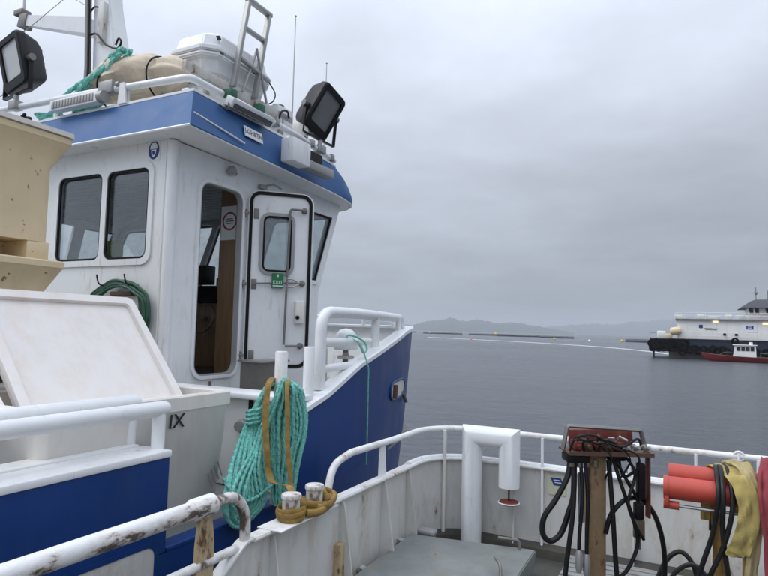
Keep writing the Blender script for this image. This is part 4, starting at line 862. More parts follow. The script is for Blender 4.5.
# floodlights -------------------------------------------------------
def floodlight(loc, Rh, Rb, lens, lab, hh=.30, ww=.235):
    t = empty('floodlight', loc, lab, 'floodlight', 'black floodlights on the wheelhouse roof')
    c = V(loc)+V((0, 0, hh+.18)); H = Matrix.Translation(c) @ Rh.to_4x4()     # local +Z = facing, +Y up
    def rr(w, h, z, r): return [(x, y, z) for x, y in rrect(-w, -h, w, h, r, 3)]
    b = MB(H); b.loft([rr(ww*.62, hh*.66, -.21, .05), rr(ww*.8, hh*.84, -.15, .06), rr(ww*.96, hh*.97, -.02, .06), rr(ww, hh, .0, .06), rr(ww, hh, .07, .06), rr(ww*.95, hh*.95, .085, .05)], True, True, False)
    b.build('housing', M['black'], t)
    b = MB(H); b.plate(rrect(-ww*.95, -hh*.95, ww*.95, hh*.95, .05, 3), [rrect(-ww*.74, -hh*.62, ww*.74, hh*.76, .03, 3)], (0, 0, .072), (1, 0, 0), (0, 1, 0), .016); b.build('bezel', M['black'], t)
    b = MB(H); b.plate(rrect(-ww*.76, -hh*.64, ww*.76, hh*.78, .03, 3), [], (0, 0, .05), (1, 0, 0), (0, 1, 0), .012); b.build('glass', M[lens], t)
    for k in range(5): b = MB(H); b.box((0, -hh*.5+hh*.25*k, -.19), (ww*1.2, .008, .06)); b.build('cooling_fin', M['black'], t, smooth=False)
    B = Matrix.Translation(c) @ Rb.to_4x4()
    b = MB(B); w2 = ww+.035
    for s in (-1, 1): b.box((s*w2, -hh*.55, 0), (.014, hh*1.1+.06, .05), bev=.003)
    b.box((0, -hh*1.1-.02, 0), (w2*2, .014, .05), bev=.003); b.build('bracket', M['black'], t)
    for s in (-1, 1): b = MB(B); b.cyl((s*(w2-.03), 0, 0), (s*(w2+.03), 0, 0), .038, seg=12); b.build('pivot_knob', M['dull'], t)
    b = MB(); b.cyl(V(loc), c+V((0, 0, -hh*1.1-.03)), .03, seg=10); b.box(V(loc)+V((0, 0, .0)), (.13, .11, .1), bev=.012); b.build('clamp', M['alu'], t)
    return t
def rotm(face, up):
    z = V(face).normalized(); y = (V(up)-z*V(up).dot(z)).normalized(); x = y.cross(z); return Matrix((x, y, z)).transposed()
floodlight((-4.50, 1.56, 5.37), rotm((-.10, -1, -.16), (-.16, 0, 1)), rotm((-.1, -1, 0), (-.05, 0, 1)), 'lens', 'large black floodlight with pale glass on the aft roof rail at far left', .30, .235)
floodlight((-1.92, 3.78, 5.2), rotm((.92, -.1, -.38), (.1, .25, 1)), rotm((1, -.2, 0), (0, .1, 1)), 'lens_dark', 'black floodlight tilted to starboard near the forward end of the roof', .31, .24)

# mast -------------------------------------------------------
ms = empty('mast', (-4.9, 3.0, 5.1), 'tapered white mast with a side arm behind the wheelhouse roof', 'mast')
def rect(x0, x1, y, z, d=.2): return [(x0, y-d, z), (x1, y-d, z), (x1, y+d, z), (x0, y+d, z)]
b = MB(); b.loft([rect(-4.94, -4.36, 2.95, 5.1, .16), rect(-4.97, -4.50, 2.95, 6.25, .14), rect(-5.01, -4.60, 2.95, 6.75, .13), rect(-5.05, -4.74, 2.95, 7.3, .12), rect(-5.15, -4.92, 2.95, 8.6, .1)], True, True, True)
bmesh.ops.bevel(b.bm, geom=[e for e in b.bm.edges], offset=.02, segments=2, affect='EDGES'); b.build('column', M['white'], ms)
b = MB(); b.tube([(-5.0, 2.76, 5.1), (-5.02, 2.78, 6.4), (-5.12, 2.8, 7.4), (-5.22, 2.86, 8.6)], .042, 10); b.build('conduit', M['dull'], ms)
b = MB(); b.tube([(-4.95, 2.73, 5.1), (-4.97, 2.75, 6.4), (-5.07, 2.77, 7.4), (-5.16, 2.82, 8.6)], .016, 6); b.tube(spl([(-5.0, 2.78, 6.85), (-4.85, 2.76, 6.82), (-4.66, 2.76, 6.64), (-4.45, 2.77, 6.55), (-4.38, 2.77, 6.62), (-4.43, 2.77, 6.68), (-4.48, 2.77, 6.6)], 6), .014, 6)
b.tube(spl([(-5.05, 2.8, 7.2), (-4.95, 2.78, 7.23), (-4.83, 2.78, 7.17), (-4.82, 2.78, 7.05)], 6), .012, 6); b.build('cable', M['black'], ms)
b = MB(); b.box((-4.80, 2.80, 6.98), (.11, .08, .55), bev=.01); b.build('cable_box', M['bulwark'], ms)
b = MB(); b.loft([[(-5.25, 2.9, 6.98), (-5.25, 3.1, 6.98), (-5.25, 3.1, 7.22), (-5.25, 2.9, 7.22)], [(-6.75, 2.95, 7.44), (-6.75, 3.05, 7.44), (-6.75, 3.05, 7.6), (-6.75, 2.95, 7.6)]], True, True, True); b.build('yard_arm', M['white'], ms, smooth=False)
b = MB(); b.box((-6.83, 3, 7.53), (.18, .14, .22), Matrix.Rotation(R(18), 3, 'Y'), bev=.01); b.box((-6.93, 3, 7.68), (.2, .16, .08), bev=.01); b.build('arm_bracket', M['dull'], ms)
b = MB(); b.cyl((-6.9, 3, 7.7), (-6.9, 3, 8.6), .02, seg=8); b.build('aerial', M['bulwark'], ms)
b = MB(); b.box((-4.3, 2.9, 6.27), (.2, .2, .12), bev=.03); b.build('step', M['bulwark'], ms)
b = MB(); b.lathe([(0, 0), (.1, .01), (.11, .1), (.06, .15), (0, .16)], (-4.72, 2.72, 6.12), 14); b.build('horn', M['black'], ms)
b = MB(); b.tube([(-6.83, 3, 7.45), (-6.6, 2.6, 6.2), (-6.4, 1.62, 5.34)], .006, 6); b.tube([(-5.35, 2.9, 7.75), (-6.45, 1.9, 6.0), (-6.7, 1.62, 5.34)], .005, 6); b.tube([(-5.4, 2.95, 7.45), (-6.0, 2.98, 7.8), (-6.88, 3, 8.4)], .005, 6); b.build('stay_or_eave_line', M['dull'], ms)

# canvas roll and rope on the roof
b = MB(); rnd = random.Random(3); rows = []
for i in range(49):
    u = i/48; x = -3.72+1.62*u; prof = (math.sin(math.pi*min(max(u*1.05+.02, 0), 1)))**.42
    cz = 5.44+.07*math.sin(2.6*u+.5); ring = []
    for k in range(44):
        a = 2*math.pi*k/44; rad = (.26 if math.sin(a) > 0 else .2)*prof
        q = V((x*3, math.cos(a)*1.3, math.sin(a)*1.3)); fold = .04*mnoise.noise(q*.9)+(.03*abs(math.sin(4*a+2.5*u+2.5*mnoise.noise(V((u*2.5, 0, 0)))))+.02*abs(math.sin(7*a-4*u+2*mnoise.noise(V((u*3, 4, 0)))))-.03)*prof
        pinch = 1-.16*math.exp(-((u-.28)/.03)**2)-.16*math.exp(-((u-.72)/.03)**2)
        ring.append((x, 1.86+(rad*.95+fold)*math.cos(a)*pinch, cz+(rad+fold)*math.sin(a)*pinch))
    rows.append(ring)
b.loft(rows, True, True, True); cvs = empty('canvas_roll', (-2.95, 2.0, 5.14), 'rolled beige canvas bundle lashed on the wheelhouse roof', 'canvas')
b.build('roll', M['canvas'], cvs, ang=80)
for u in (.28, .72): b = MB(); x = -3.72+1.62*u; b.tube([(x, 1.86+.225*math.cos(R(a)), 5.45+.225*math.sin(R(a))) for a in range(0, 360, 15)], .009, 6, closed=True); b.build('lashing', M['rubber'], cvs)
def resample(P, ds, closed):
    if closed: P = P+[P[0]]
    o = [P[0]]; acc = 0
    for a, b_ in zip(P, P[1:]):
        l = (b_-a).length; x = ds-acc
        while x < l: o.append(a+(b_-a)*(x/l)); x += ds
        acc = (l-(x-ds))
    return o
def rope(b, P, r=.0125, n=6, pitch=None, closed=False):
    pitch = pitch or r*4.8; b.tube(resample(spl(P, n, closed), pitch/7, closed), r, 9, lobes=3, pitch=pitch, amp=.22, closed=closed)
b = MB()
for k in range(5):
    o = V((rnd.uniform(-.02, .02), .0+.035*(k % 3), .05*(k//2)-.03)); P = []
    for i in range(12):
        u = i/11; P.append(V((-3.80+.92*u, 1.64, 5.36+.36*u+.02*math.sin(9*u+k*2)))+o+V((0, .03*math.sin(12*u+k*1.7), .03*math.cos(11*u+k*1.3))))
    rope(b, P, .022, 6)
top('rope_braid', b, 'teal', 'thick braided teal rope lying up against the beige canvas roll', 'rope', 'teal ropes')
for cx_, lab in ((-4.05, 'small tangle of teal rope under the aft roof rail at left'), (-3.45, 'tangle of teal rope on the roof edge behind the dotted light bar')):
    b = MB(); P = [V((cx_+.2*math.sin(k*2.1)+rnd.uniform(-.05, .05), 1.66+rnd.uniform(-.03, .03), 5.19+.05*math.sin(k*1.3)+rnd.uniform(-.02, .03))) for k in range(16)]
    rope(b, P, .018, 6); top('rope_tangle', b, 'teal', lab, 'rope', 'teal ropes')
b = MB(); P = [V((-4.42+.12*math.cos(k*1.5), 1.58+.04*math.sin(k), 5.2+.045*math.sin(k*1.9))) for k in range(12)]; b.tube(spl(P, 5), .016, 6)
top('cable_tangle', b, 'black', 'black cable coiled beneath the left floodlight clamp', 'cable')

# mandatory sign on the aft wall
sg = empty('safety_sign', (-2.43, YA, 4.65), 'round blue sign with a helmeted white head on the aft wheelhouse wall', 'sign')
FT = frame((-2.40, YA-.0015, 4.65), (1, 0, 0), (0, 0, 1))
b = MB(FT); b.plate(rrect(-.085, -.105, .085, .105, .01), [], (0, 0, 0), (1, 0, 0), (0, 1, 0), .002); b.build('sheet', M['sign_white'], sg, smooth=False)
b = MB(FT); b.plate([(.072*math.cos(R(a)), .09*math.sin(R(a))) for a in range(0, 360, 12)], [], (0, 0, .0025), (1, 0, 0), (0, 1, 0), .001); b.build('disc', M['sign_blue'], sg, smooth=False)
b = MB(FT); b.plate([(-.048, .012), (.048, .012), (.042, .05), (.022, .07), (-.022, .07), (-.042, .05)], [], (0, 0, .004), (1, 0, 0), (0, 1, 0), .001)
b.plate([(-.034, .005), (-.028, -.03), (-.01, -.065), (.01, -.065), (.028, -.03), (.034, .005)], [[(-.022, -.006), (.022, -.006), (.018, -.03), (.006, -.048), (-.006, -.048), (-.018, -.03)][::-1]], (0, 0, .004), (1, 0, 0), (0, 1, 0), .001); b.build('helmet_mark', M['sign_white'], sg, smooth=False)

# green hose coil on the aft wall
gc = empty('hose_coil', (-2.66, 1.58, 3.1), 'coil of dark green hose on hooks below the aft window', 'hose')
b = MB(); rnd = random.Random(12)
for k in range(11):
    rx, rz = .39+rnd.uniform(-.07, .04), .36+rnd.uniform(-.06, .03); cx_, cz_ = -2.69+rnd.uniform(-.03, .03), 3.10+rnd.uniform(-.02, .02); y0 = 1.61-.013*(k % 6)
    P = []
    for i in range(16):
        a = 2*math.pi*i/16; q = max(-1, min(1, math.sin(a))); fl = .78 if q > .5 else 1
        P.append((cx_+rx*math.cos(a), y0-.012*math.sin(3*a+k), cz_+rz*q*fl+(.07 if q > .3 else 0)*math.cos(a*2)*0))
    b.tube(spl(P, 4, True), .0135, 7, closed=True)
b.build('coil', M['green_hose'], gc)
for x in (-2.9, -2.52): b = MB(); b.tube(spl([(x, 1.65, 3.36), (x, 1.56, 3.35), (x, 1.51, 3.37), (x-.02, 1.5, 3.45)], 5), .0075, 8); b.build('hook', M['black'], gc)
b = MB(); b.box((-2.66, 1.60, 3.27), (.30, .07, .04), bev=.012); b.build('saddle', M['rusty'], gc)

# beige insulated tubs stacked aft of the wheelhouse -------------------------------------------------------
def beige_tub(z0, h, lab, x0=-3.05, x1=-2.0, y0=-.72, y1=.555, d=.095):
    t = empty('insulated_tub', ((x0+x1)/2, (y0+y1)/2, z0), lab, 'tub', 'beige tubs stacked aft of the wheelhouse')
    def rc(i, z, r=.07): return [(x, y, z) for x, y in rrect(x0+i, y0+i, x1-i, y1-i, r, 4)]
    b = MB(); b.loft([rc(d, z0+.135), rc(d, z0+.16), rc(d, z0+h-.24), rc(.012, z0+h-.065), rc(0, z0+h-.05), rc(0, z0+h-.01), rc(.01, z0+h)], True, True, True); b.build('body', M['beige'], t, ang=30)
    for (ya, yb) in ((y1-d-.17, y1-d-.002), (y0+d+.002, y0+d+.2), ((y0+y1)/2-.36, (y0+y1)/2-.22)):
        b = MB(); b.box(((x0+x1)/2, (ya+yb)/2, z0+.068), (x1-x0-2*d-.004, yb-ya, .136), bev=.006); b.build('foot', M['beige'], t)
    b = MB(); b.box(((x0+x1)/2, (y0+y1)/2, z0+.068), (.28, y1-y0-2*d-.06, .132)); b.build('pocket_blocker', M['beige'], t)  # block added inside the fork pocket to stop light and keep it dark
    return t
beige_tub(2.56, .88, 'beige insulated tub at the bottom of the stack behind the leaning lid')
t = beige_tub(3.44, .935, 'scuffed beige insulated tub with a pale lid on top of its stack')
b = MB(); P0 = rrect(-3.06, -.73, -1.985, .57, .08, 4); b.plate(P0, [], (0, 0, 4.376), (1, 0, 0), (0, 1, 0), .035); bmesh.ops.bevel(b.bm, geom=[e for e in b.bm.edges if len(e.link_faces) == 2 and e.calc_face_angle() > .8], offset=.008, segments=2, affect='EDGES'); b.build('lid', M['beige_rim'], t)
b = MB(); b.box((-2.53, -.1, 2.12), (1.1, 1.35, .86), bev=.03); top('deck_locker', b, 'bulwark', 'grey white deck locker carrying the stacked beige tubs', 'locker')

# white fish tub with leaning lids -------------------------------------------------------
tb = empty('fish_tub', (-1.3, .3, 1.7), 'big white plastic fish tub lettered IX beside the blue bulwark end', 'tub')
tx0, tx1, ty0, ty1 = -1.86, -.76, -.42, 1.03
def tr(i, z, r=.06): return [(x, y, z) for x, y in rrect(tx0+i, ty0+i, tx1-i, ty1-i, r, 4)]
b = MB(); b.loft([tr(.07, 1.70), tr(.06, 1.72), tr(.012, 2.42), tr(0, 2.44), tr(0, 2.525), tr(.008, 2.535), tr(.05, 2.535), tr(.058, 2.525), tr(.10, 1.82)], True, True, True); b.build('body', M['tub'], tb, ang=30)
FT = frame((-.7685, .50, 2.375), (0, 1, 0), (.09, 0, 1)); text('IX', .13, FT @ Matrix.Translation((0, 0, .006)), M['ink'], tb, 'lettering', .002, sx=1.1)
for k in range(4): b = MB(); b.box((-.79, .86+.03*k, 1.93+.02*k), (.004, .01, .12), Matrix.Rotation(R(24), 3, 'X')); b.build('scuff_mark', M['grey'], tb, smooth=False)
def lid(O, lab, L0=1.12, H=.86, lean=.72, yaw=0):
    t = empty('tub_lid', O, lab, 'lid', 'white lids leaning in the fish tub')
    ux = V((-math.sin(yaw), math.cos(yaw), 0)); n_ = V((math.cos(yaw), math.sin(yaw), 0)); uy = (V((0, 0, 1))*math.cos(lean)-n_*math.sin(lean))
    T = frame(O, ux, uy)
    b = MB(T); b.plate(rrect(0, 0, L0, H, .035, 3), [], (0, 0, -.035), (1, 0, 0), (0, 1, 0), .04); b.build('panel', M['lid'], t, ang=30)
    b = MB(T); b.plate(rrect(-.012, -.012, L0+.012, H+.012, .045, 3), [rrect(.05, .05, L0-.05, H-.05, .03, 3)], (0, 0, .0055), (1, 0, 0), (0, 1, 0), .032)
    bmesh.ops.bevel(b.bm, geom=[e for e in b.bm.edges if len(e.link_faces) == 2 and e.calc_face_angle() > .8], offset=.01, segments=3, affect='EDGES'); b.build('rim', M['lid'], t, ang=50)
    return t
lid((-1.13, -.26, 2.42), 'white stained lid leaning back on the beige tubs, its raised rim towards us', 1.14, .965, .70, R(-1))
lid((-1.10, -1.48, 2.40), 'white lid half out of frame at left, aft of the larger leaning lid', 1.12, .9, .80, 0)

# posts and ropes on the blue boat -------------------------------------------------------
def post(x, y, z0, z1, lab, m='white'):
    t = empty('mooring_post', (x, y, z0), lab, 'post', 'white posts by the bulwark opening')
    b = MB(); b.tube([(x, y, z0), (x, y, z1-.01), (x, y, z1)], [.046, .046, .040], 16); b.build('tube', M[m], t)
    return t
t = post(-.47, 1.19, 1.742, 2.82, 'rust scuffed white post hung with teal rope and tan strap', 'white_rust')
b = MB(); b.cyl((-.54, 1.155, 2.56), (-.40, 1.225, 2.56), .016, seg=10); b.build('cross_pin', M['dull'], t)
post(-.60, 1.74, 2.40, 2.84, 'clean white stub post beside the bow rail')
EX = V((.891, .454, 0)); EN = V((.454, -.891, 0))        # across and towards the deck
def rp(a_, h_, dep=0):       # a_: across the hank, h_: down it; low on the left the hank lies along the outside of the hull
    p = V((-.47, 1.19, 2.6))+EX*((a_-278)*.007)+V((0, 0, -(h_-385)*.0070))+EN*dep
    k = max(0, min(1, (h_-425)/65))*max(0, min(1, (276-a_)/8))
    if k:
        q = p-CAM; t_ = (-.47+.45*dep-CAM.x)/q.x; p = p.lerp(CAM+q*t_, k)
    return p
rnd = random.Random(21)
rc_ = empty('rope_coil', (-.47, 1.19, 2.56), 'large hank of teal rope hanging over the white post', 'rope', 'teal ropes')
b = MB()
j = lambda q=1.7: rnd.uniform(-q, q)
for k in range(24):
    u = (k % 12)/11; lay = k//12; dep = .055+.035*lay+.012*(k % 2)+rnd.uniform(-.005, .005)
    xs_ = (281+5*u, 277+22*u, 273+30*u, 271+35*u, 270.5+35*u, 272+30*u, 274+24*u, 276+19*u, 278+15*u)
    ys_ = (383, 390, 402, 418, 436, 455, 474, 492, 506)
    P = [rp(280+3*u, 386, -.03), rp(282+3*u, 380.5+2*abs(u-.5), .02)]+[rp(x+j()+(1.5 if lay else 0), y+j(1), dep if q else .045) for q, (x, y) in enumerate(zip(xs_, ys_))]
    rope(b, P, .0112, 6)
for k in range(2):      # strands crossing from upper right to lower left
    u = k; P = [rp(281+2*k, 383, .1), rp(276+3*k, 400, .135), rp(268+3.4*k, 422, .14), rp(261+3.4*k, 448, .135), rp(258+3.8*k, 470, .125), rp(262+4*k, 494, .11)]
    rope(b, P, .0112, 6)
b.build('rope_bundle', M['teal'], rc_, ang=60)
b = MB()
for k in range(11):
    u = k/10; dep = .03+.012*(k % 3)+.02*u; bx = 249.5+4.3*u; bx2 = 258.5-4.3*u; v_ = 1-u
    P = [rp(271+2*u, 385, .0), rp(266+3*u, 387+2*u, dep), rp(258+4*u, 401, dep), rp(bx, 419, dep), rp(241+10*u+j(.8), 438, dep), rp(231.5+18.5*u+j(), 468, dep), rp(226+23*u+j(), 498, dep),
         rp(226.5+20*u+j(), 513-5*u, dep-.005), rp(231+16*u+j(), 526-9*u+j(2), dep-.01), rp(240+9*u, 533-14*u+j(2), dep-.01), rp(252+j(), 525-14*u+j(2), dep-.005),
         rp(269-17*u+j(), 497+6*v_, dep+.005), rp(264-13*u+j(), 470, dep+.01), rp(259.5-9*u+j(.8), 440, dep+.01), rp(bx2, 418, dep+.005)]
    rope(b, P, .0112, 6)
for k in range(3):
    P = [rp(262+2*k, 428, .1), rp(255+3*k, 452, .12), rp(243+5*k, 476, .12), rp(236+6*k, 497, .11), rp(240+6*k, 512, .10)]
    rope(b, P, .0112, 6)
P = [rp(228, 480, .13), rp(240, 496, .14), rp(255, 500, .14), rp(270, 490, .14), rp(279, 482, .12)]; rope(b, P, .0108, 7)
b.build('rope_bundle', M['teal'], rc_, ang=60)
b = MB()
for k in range(4): 
    y = 413+4*k; P = [rp(247.5+.3*k, y+2, .08), rp(250, y, .14), rp(255, y-1, .155), rp(260, y-2, .14), rp(262.5, y-2, .08), rp(259, y, .0), rp(251, y+1, -.0)]
    rope(b, P, .0108, 5, closed=True)
b.build('rope_binding', M['teal'], rc_, ang=60)
# tan strap over the post down to the bollards
ts = empty('tan_strap', (-.47, 1.19, 2.6), 'tan webbing strap looped over the white post and down round the bollards', 'strap')
b = MB()
b.ribbon(spl([rp(275, 384, -.06), rp(271, 381, .02), rp(269, 388, .14), rp(269, 415, .19), rp(272, 450, .21), rp(279, 476, .26), V((-.03, .72, 2.02)), V((.02, .70, 1.93)), V((.03, .69, 1.87))], 7), EX+V((0, 0, -.1)), .042, .005)
b.ribbon(spl([rp(281, 384, -.06), rp(286, 381, .02), rp(288, 388, .14), rp(290.5, 415, .19), rp(292, 445, .205), rp(296, 470, .23), rp(299, 484, .28), V((.0, .83, 1.93)), V((.03, .80, 1.87))], 7), EX+V((0, 0, -.1)), .032, .005)
b.build('hanging_band', M['strap'], ts, ang=60)
b = MB()
for k, (yb, zz, rr__) in enumerate(((.655, 1.872, .078), (.655, 1.895, .083), (.655, 1.915, .078), (.905, 1.872, .08), (.905, 1.9, .085))):
    b.tube([(.035+rr__*math.cos(R(a))*1.02, yb+rr__*math.sin(R(a)), zz+.006*math.sin(R(a*2+60*k))) for a in range(0, 360, 15)], .019, 8, closed=True, flat=.4)
b.build('bollard_wrap', M['strap'], ts, ang=60)
b = MB()
b.tube(spl([(.1, .72, 1.88), (.13, .80, 1.87), (.12, .92, 1.872), (.09, 1.02, 1.885), (.04, 1.06, 1.895), (-.01, 1.02, 1.885), (.0, .97, 1.88)], 7), .024, 8, flat=.8)
b.tube(spl([(.1, .84, 1.885), (.13, .92, 1.885), (.10, 1.04, 1.90), (.05, 1.11, 1.90), (.0, 1.07, 1.93), (.05, .99, 1.935), (.11, .95, 1.90)], 7), .024, 8, flat=.8)
b.build('strap_knot', M['strap'], ts, ang=60)

# bow rail and things on the foredeck -------------------------------------------------------
br = empty('bow_rail', (-.62, 1.9, 2.48), 'thick white tubular rail round the bow bulwark of the blue boat', 'railing')
def capz(y): return lerp_tab(SH, y)+.05
railp = [(-.60, 1.90, capz(1.9)), (-.60, 1.90, 3.13)]+[(x-.02, y, 3.14) for x, y in ((-.63, 2.5), (-.76, 3.3), (-.95, 4.0))]+[(-1.08, 4.45, 3.14), (-1.14, 4.62, capz(4.62))]
b = MB(); b.tube(fil(railp, .17, 6), .05, 16); b.build('top_tube', M['white'], br)
b = MB(); b.tube([(-.62, 1.93, 2.87), (-.74, 3.02, 2.87)], .037, 12); b.build('middle_tube', M['white'], br)
b = MB(); b.tube([(-.61, 1.93, 2.645), (-.62, 2.44, 2.66)], .035, 12); b.build('lower_tube', M['white'], br)
b = MB(); b.cyl((-.765, 3.2, capz(3.2)-.01), (-.765, 3.2, 3.13), .046, seg=14); b.build('rail_post', M['white'], br)
b = MB(); b.cyl((-1.0, 4.25, capz(4.25)-.01), (-1.0, 4.25, 3.13), .034, seg=12); b.build('rail_post', M['white'], br)
# mirrored rail on the port bow
def mr_(P): return [(2*CX-p[0], p[1], p[2]) for p in P]
br2 = empty('bow_rail', (2*CX+.62, 1.9, 2.48), 'white rail on the far port bow seen through the nearer bow rail', 'railing')
b = MB(); b.tube(fil(mr_(railp), .17, 6), .05, 16); b.build('top_tube', M['white'], br2)
b = MB(); b.tube([(x, 4.4, 3.12) for x in (2*CX+1.08, -5.5, -3.0)]+[(-1.1, 4.42, 3.12)], .04, 12) if False else b.tube([(2*CX+1.2, 5.1, 3.16), (2*CX+2.0, 6.2, 3.18), (-4.3, 6.9, 3.2), (-2.6, 6.35, 3.2), (-1.75, 5.75, 3.19)], .04, 12); b.build('front_tube', M['white'], br2)
for (x, y) in ((-4.3, 6.86), (-2.62, 6.3), (-1.78, 5.7), (2*CX+2.0, 6.15)): b = MB(); b.cyl((x, y, 3.03), (x, y, 3.19), .03, seg=10); b.build('rail_post', M['white'], br2)
dm = empty('vent_dome', (-2.55, 5.4, 2.13), 'white dome topped vent on a stalk on the blue boat foredeck', 'vent')
dx, dy = -2.62, 5.75
b = MB(); b.lathe([(.18, 0), (.19, .03), (.185, .14), (.16, .24), (.10, .31), (0, .335)], (dx, dy, 2.66), 20); b.build('dome', M['white'], dm)
b = MB(); b.lathe([(.13, 0), (.135, .05), (.05, .055), (.05, .1)], (dx, dy, 2.52), 16); b.build('collar', M['bulwark'], dm)
b = MB(); b.cyl((dx, dy, 2.13), (dx, dy, 2.66), .045, seg=10); b.box((dx, dy, 2.37), (.26, .26, .03)); b.build('stalk', M['dull'], dm)
b = MB(); b.box((-3.3, 4.9, 2.42), (1.3, .8, .58), bev=.03); b.build('deck_box', M['grey'], dm) if False else one('deck_box', b, M['bulwark'], 'low grey white deck box on the blue boat foredeck', 'box')
# hawse opening in the bow
def side_pt(y, z, d=0):
    i = min(range(len(half)), key=lambda k: abs(half[k][1]-y)); i = max(1, min(i, len(half)-2))
    for k in range(len(half)-1):
        if half[k][1] <= y <= half[k+1][1]: i = k; break
    t_ = (y-half[i][1])/max(1e-6, half[i+1][1]-half[i][1]); x = half[i][0]+(half[i+1][0]-half[i][0])*t_
    tt = V((half[i+1][0]-half[i][0], half[i+1][1]-half[i][1])).normalized(); s_ = lerp_tab(SH, y)
    f_ = .8*max(0, min(1, (s_-z)/(s_-GZ))); dd = lerp_tab(FL, y)*f_-d
    return V((x-tt.y*dd, y+tt.x*dd, z))
hw = bpy.data.objects
loop_ = [(3.98+.40*math.copysign(abs(math.cos(R(a)))**.6, math.cos(R(a))), 2.31+.105*math.copysign(abs(math.sin(R(a)))**.6, math.sin(R(a)))) for a in range(0, 360, 15)]
b = MB(); b.loft([[side_pt(y, z, .012) for y, z in loop_]], True, False, True); v0 = [b.v(side_pt(y, z, -.01)) for y, z in loop_]
b.build('fairlead_plate', M['tan_drip'], bb); 
b = MB(); b.tube([side_pt(y, z, .010) for y, z in loop_], .014, 8, closed=True); b.build('fairlead_rim', M['blue'], bb)
b = MB(); b.cyl(side_pt(3.72, 2.23, .03), side_pt(3.72, 2.38, .03), .03, seg=10); b.build('fairlead_roller', M['rusty'], bb)
b = MB(); b.cyl(side_pt(4.25, 2.24, .02), side_pt(4.42, 2.12, .05), .022, seg=8); b.build('fairlead_shackle', M['dull'], bb)
# thin green line off the bow rail
b = MB(); P = [(-.69, 2.55, 2.91), (-.62, 2.6, 2.86), (-.60, 2.62, 2.82), (-.56, 2.64, 2.7)]+[tuple(side_pt(2.66+.01*k, 2.62-.13*k, .03)) for k in range(8)]
b.tube(spl(P, 6), .007, 6); b.tube(spl([(-.69, 2.44, 2.86), (-.66, 2.45, 2.93), (-.62, 2.5, 2.925), (-.61, 2.6, 2.90), (-.60, 2.68, 2.86), (-.585, 2.69, 2.80), (-.58, 2.62, 2.77), (-.585, 2.58, 2.81), (-.60, 2.56, 2.86)], 6), .009, 6)
top('thin_line', b, 'teal', 'thin green line knotted on the bow rail and hanging down the blue bow', 'line')

# ------------------------------------------------------------------ FEED BARGE, far right
BY = 89.3
bg_ = empty('feed_barge', (6, BY+5, 0), 'white panelled feed barge with a dark blue fendered hull moored far off at right', 'barge')
b = MB(); b.prism([(-.34, BY, -.8), (27, BY, -.8), (27, BY+11, -.8), (-.34, BY+11, -.8)], (0, 0, 1.98)); b.build('lower_hull', M['barge_low'], bg_, smooth=False)
b = MB(); b.prism([(-2.74, BY-.06, .95), (2.0, BY-.06, .95), (2.0, BY+11.06, .95), (-2.74, BY+11.06, .95)], (0, 0, 1.72)); b.build('bow_platform', M['tyre'], bg_, smooth=False)
b = MB(); b.prism([(2.0, BY-.1, 1.18), (27.1, BY-.1, 1.18), (27.1, BY+11.1, 1.18), (2.0, BY+11.1, 1.18)], (0, 0, 1.56)); b.build('upper_hull', M['barge_blue'], bg_, smooth=False)
for x in (-2.3, -2.3): pass
b = MB(); b.cyl((-2.25, BY+.4, -.6), (-2.25, BY+.4, 1.0), .14, seg=10); b.build('support_leg', M['barge_low'], bg_)
rnd = random.Random(9)
tyre_me = None
for k, (x, z, r) in enumerate([(-2.4, 2.0, .62), (-2.35, 1.35, .5), (-1.4, 1.95, .6), (-1.6, 1.3, .45), (-.5, 1.8, .55), (.4, 1.55, .6), (1.25, 1.75, .6), (1.3, .95, .5), (2.3, 1.3, .55), (3.3, 1.2, .55), (4.4, 1.15, .5), (5.5, 1.2, .55), (6.6, 1.15, .55), (7.7, 1.2, .55), (8.8, 1.15, .55), (9.9, 1.2, .55), (11, 1.2, .55), (12.2, 1.2, .55), (7.55, 2.62, .45), (-2.0, 1.75, .6), (-1.0, 1.45, .55), (-.1, 2.1, .5), (.85, 2.2, .5), (-1.9, 2.35, .4), (1.75, 2.2, .5), (1.9, 1.45, .55), (2.85, 1.5, .5), (3.9, 1.45, .45), (5.0, 1.5, .5), (6.1, 1.5, .45)]):
    if tyre_me is None:
        b = MB(); b.tube([(math.cos(R(a)), 0, math.sin(R(a))) for a in range(0, 360, 30)], .42, 6, closed=True); o = b.build('tyre_fender', M['tyre'], None); o.parent = bg_; tyre_me = o
    else: o = tyre_me.copy(); COL.objects.link(o)
    o.location = V((x, BY-.32, z))-ORG[bg_.name]; o.scale = (r*.74, r*.74, r*.74)
for k in range(22):
    x0 = .8+1.17*k
    b = MB(); b.box((x0+.585, BY+.6, 4.06), (1.16, .12, 2.60), bev=.012, seg=1); b.build('wall_panel', M['barge_white'], bg_, smooth=False)
b = MB(); b.prism([(.75, BY+.67, 2.7), (26.5, BY+.67, 2.7), (26.5, BY+10.4, 2.7), (.75, BY+10.4, 2.7)], (0, 0, 2.6)); b.build('deckhouse', M['barge_white'], bg_, smooth=False)
b = MB(); b.box((13.6, BY+5.4, 5.40), (26.2, 10.4, .16)); b.build('roof_edge', M['dull'], bg_, smooth=False)
b = MB(); b.box((13, BY+5.2, 2.72), (27, 11, .06)); b.build('side_deck', M['barge_low'], bg_, smooth=False)
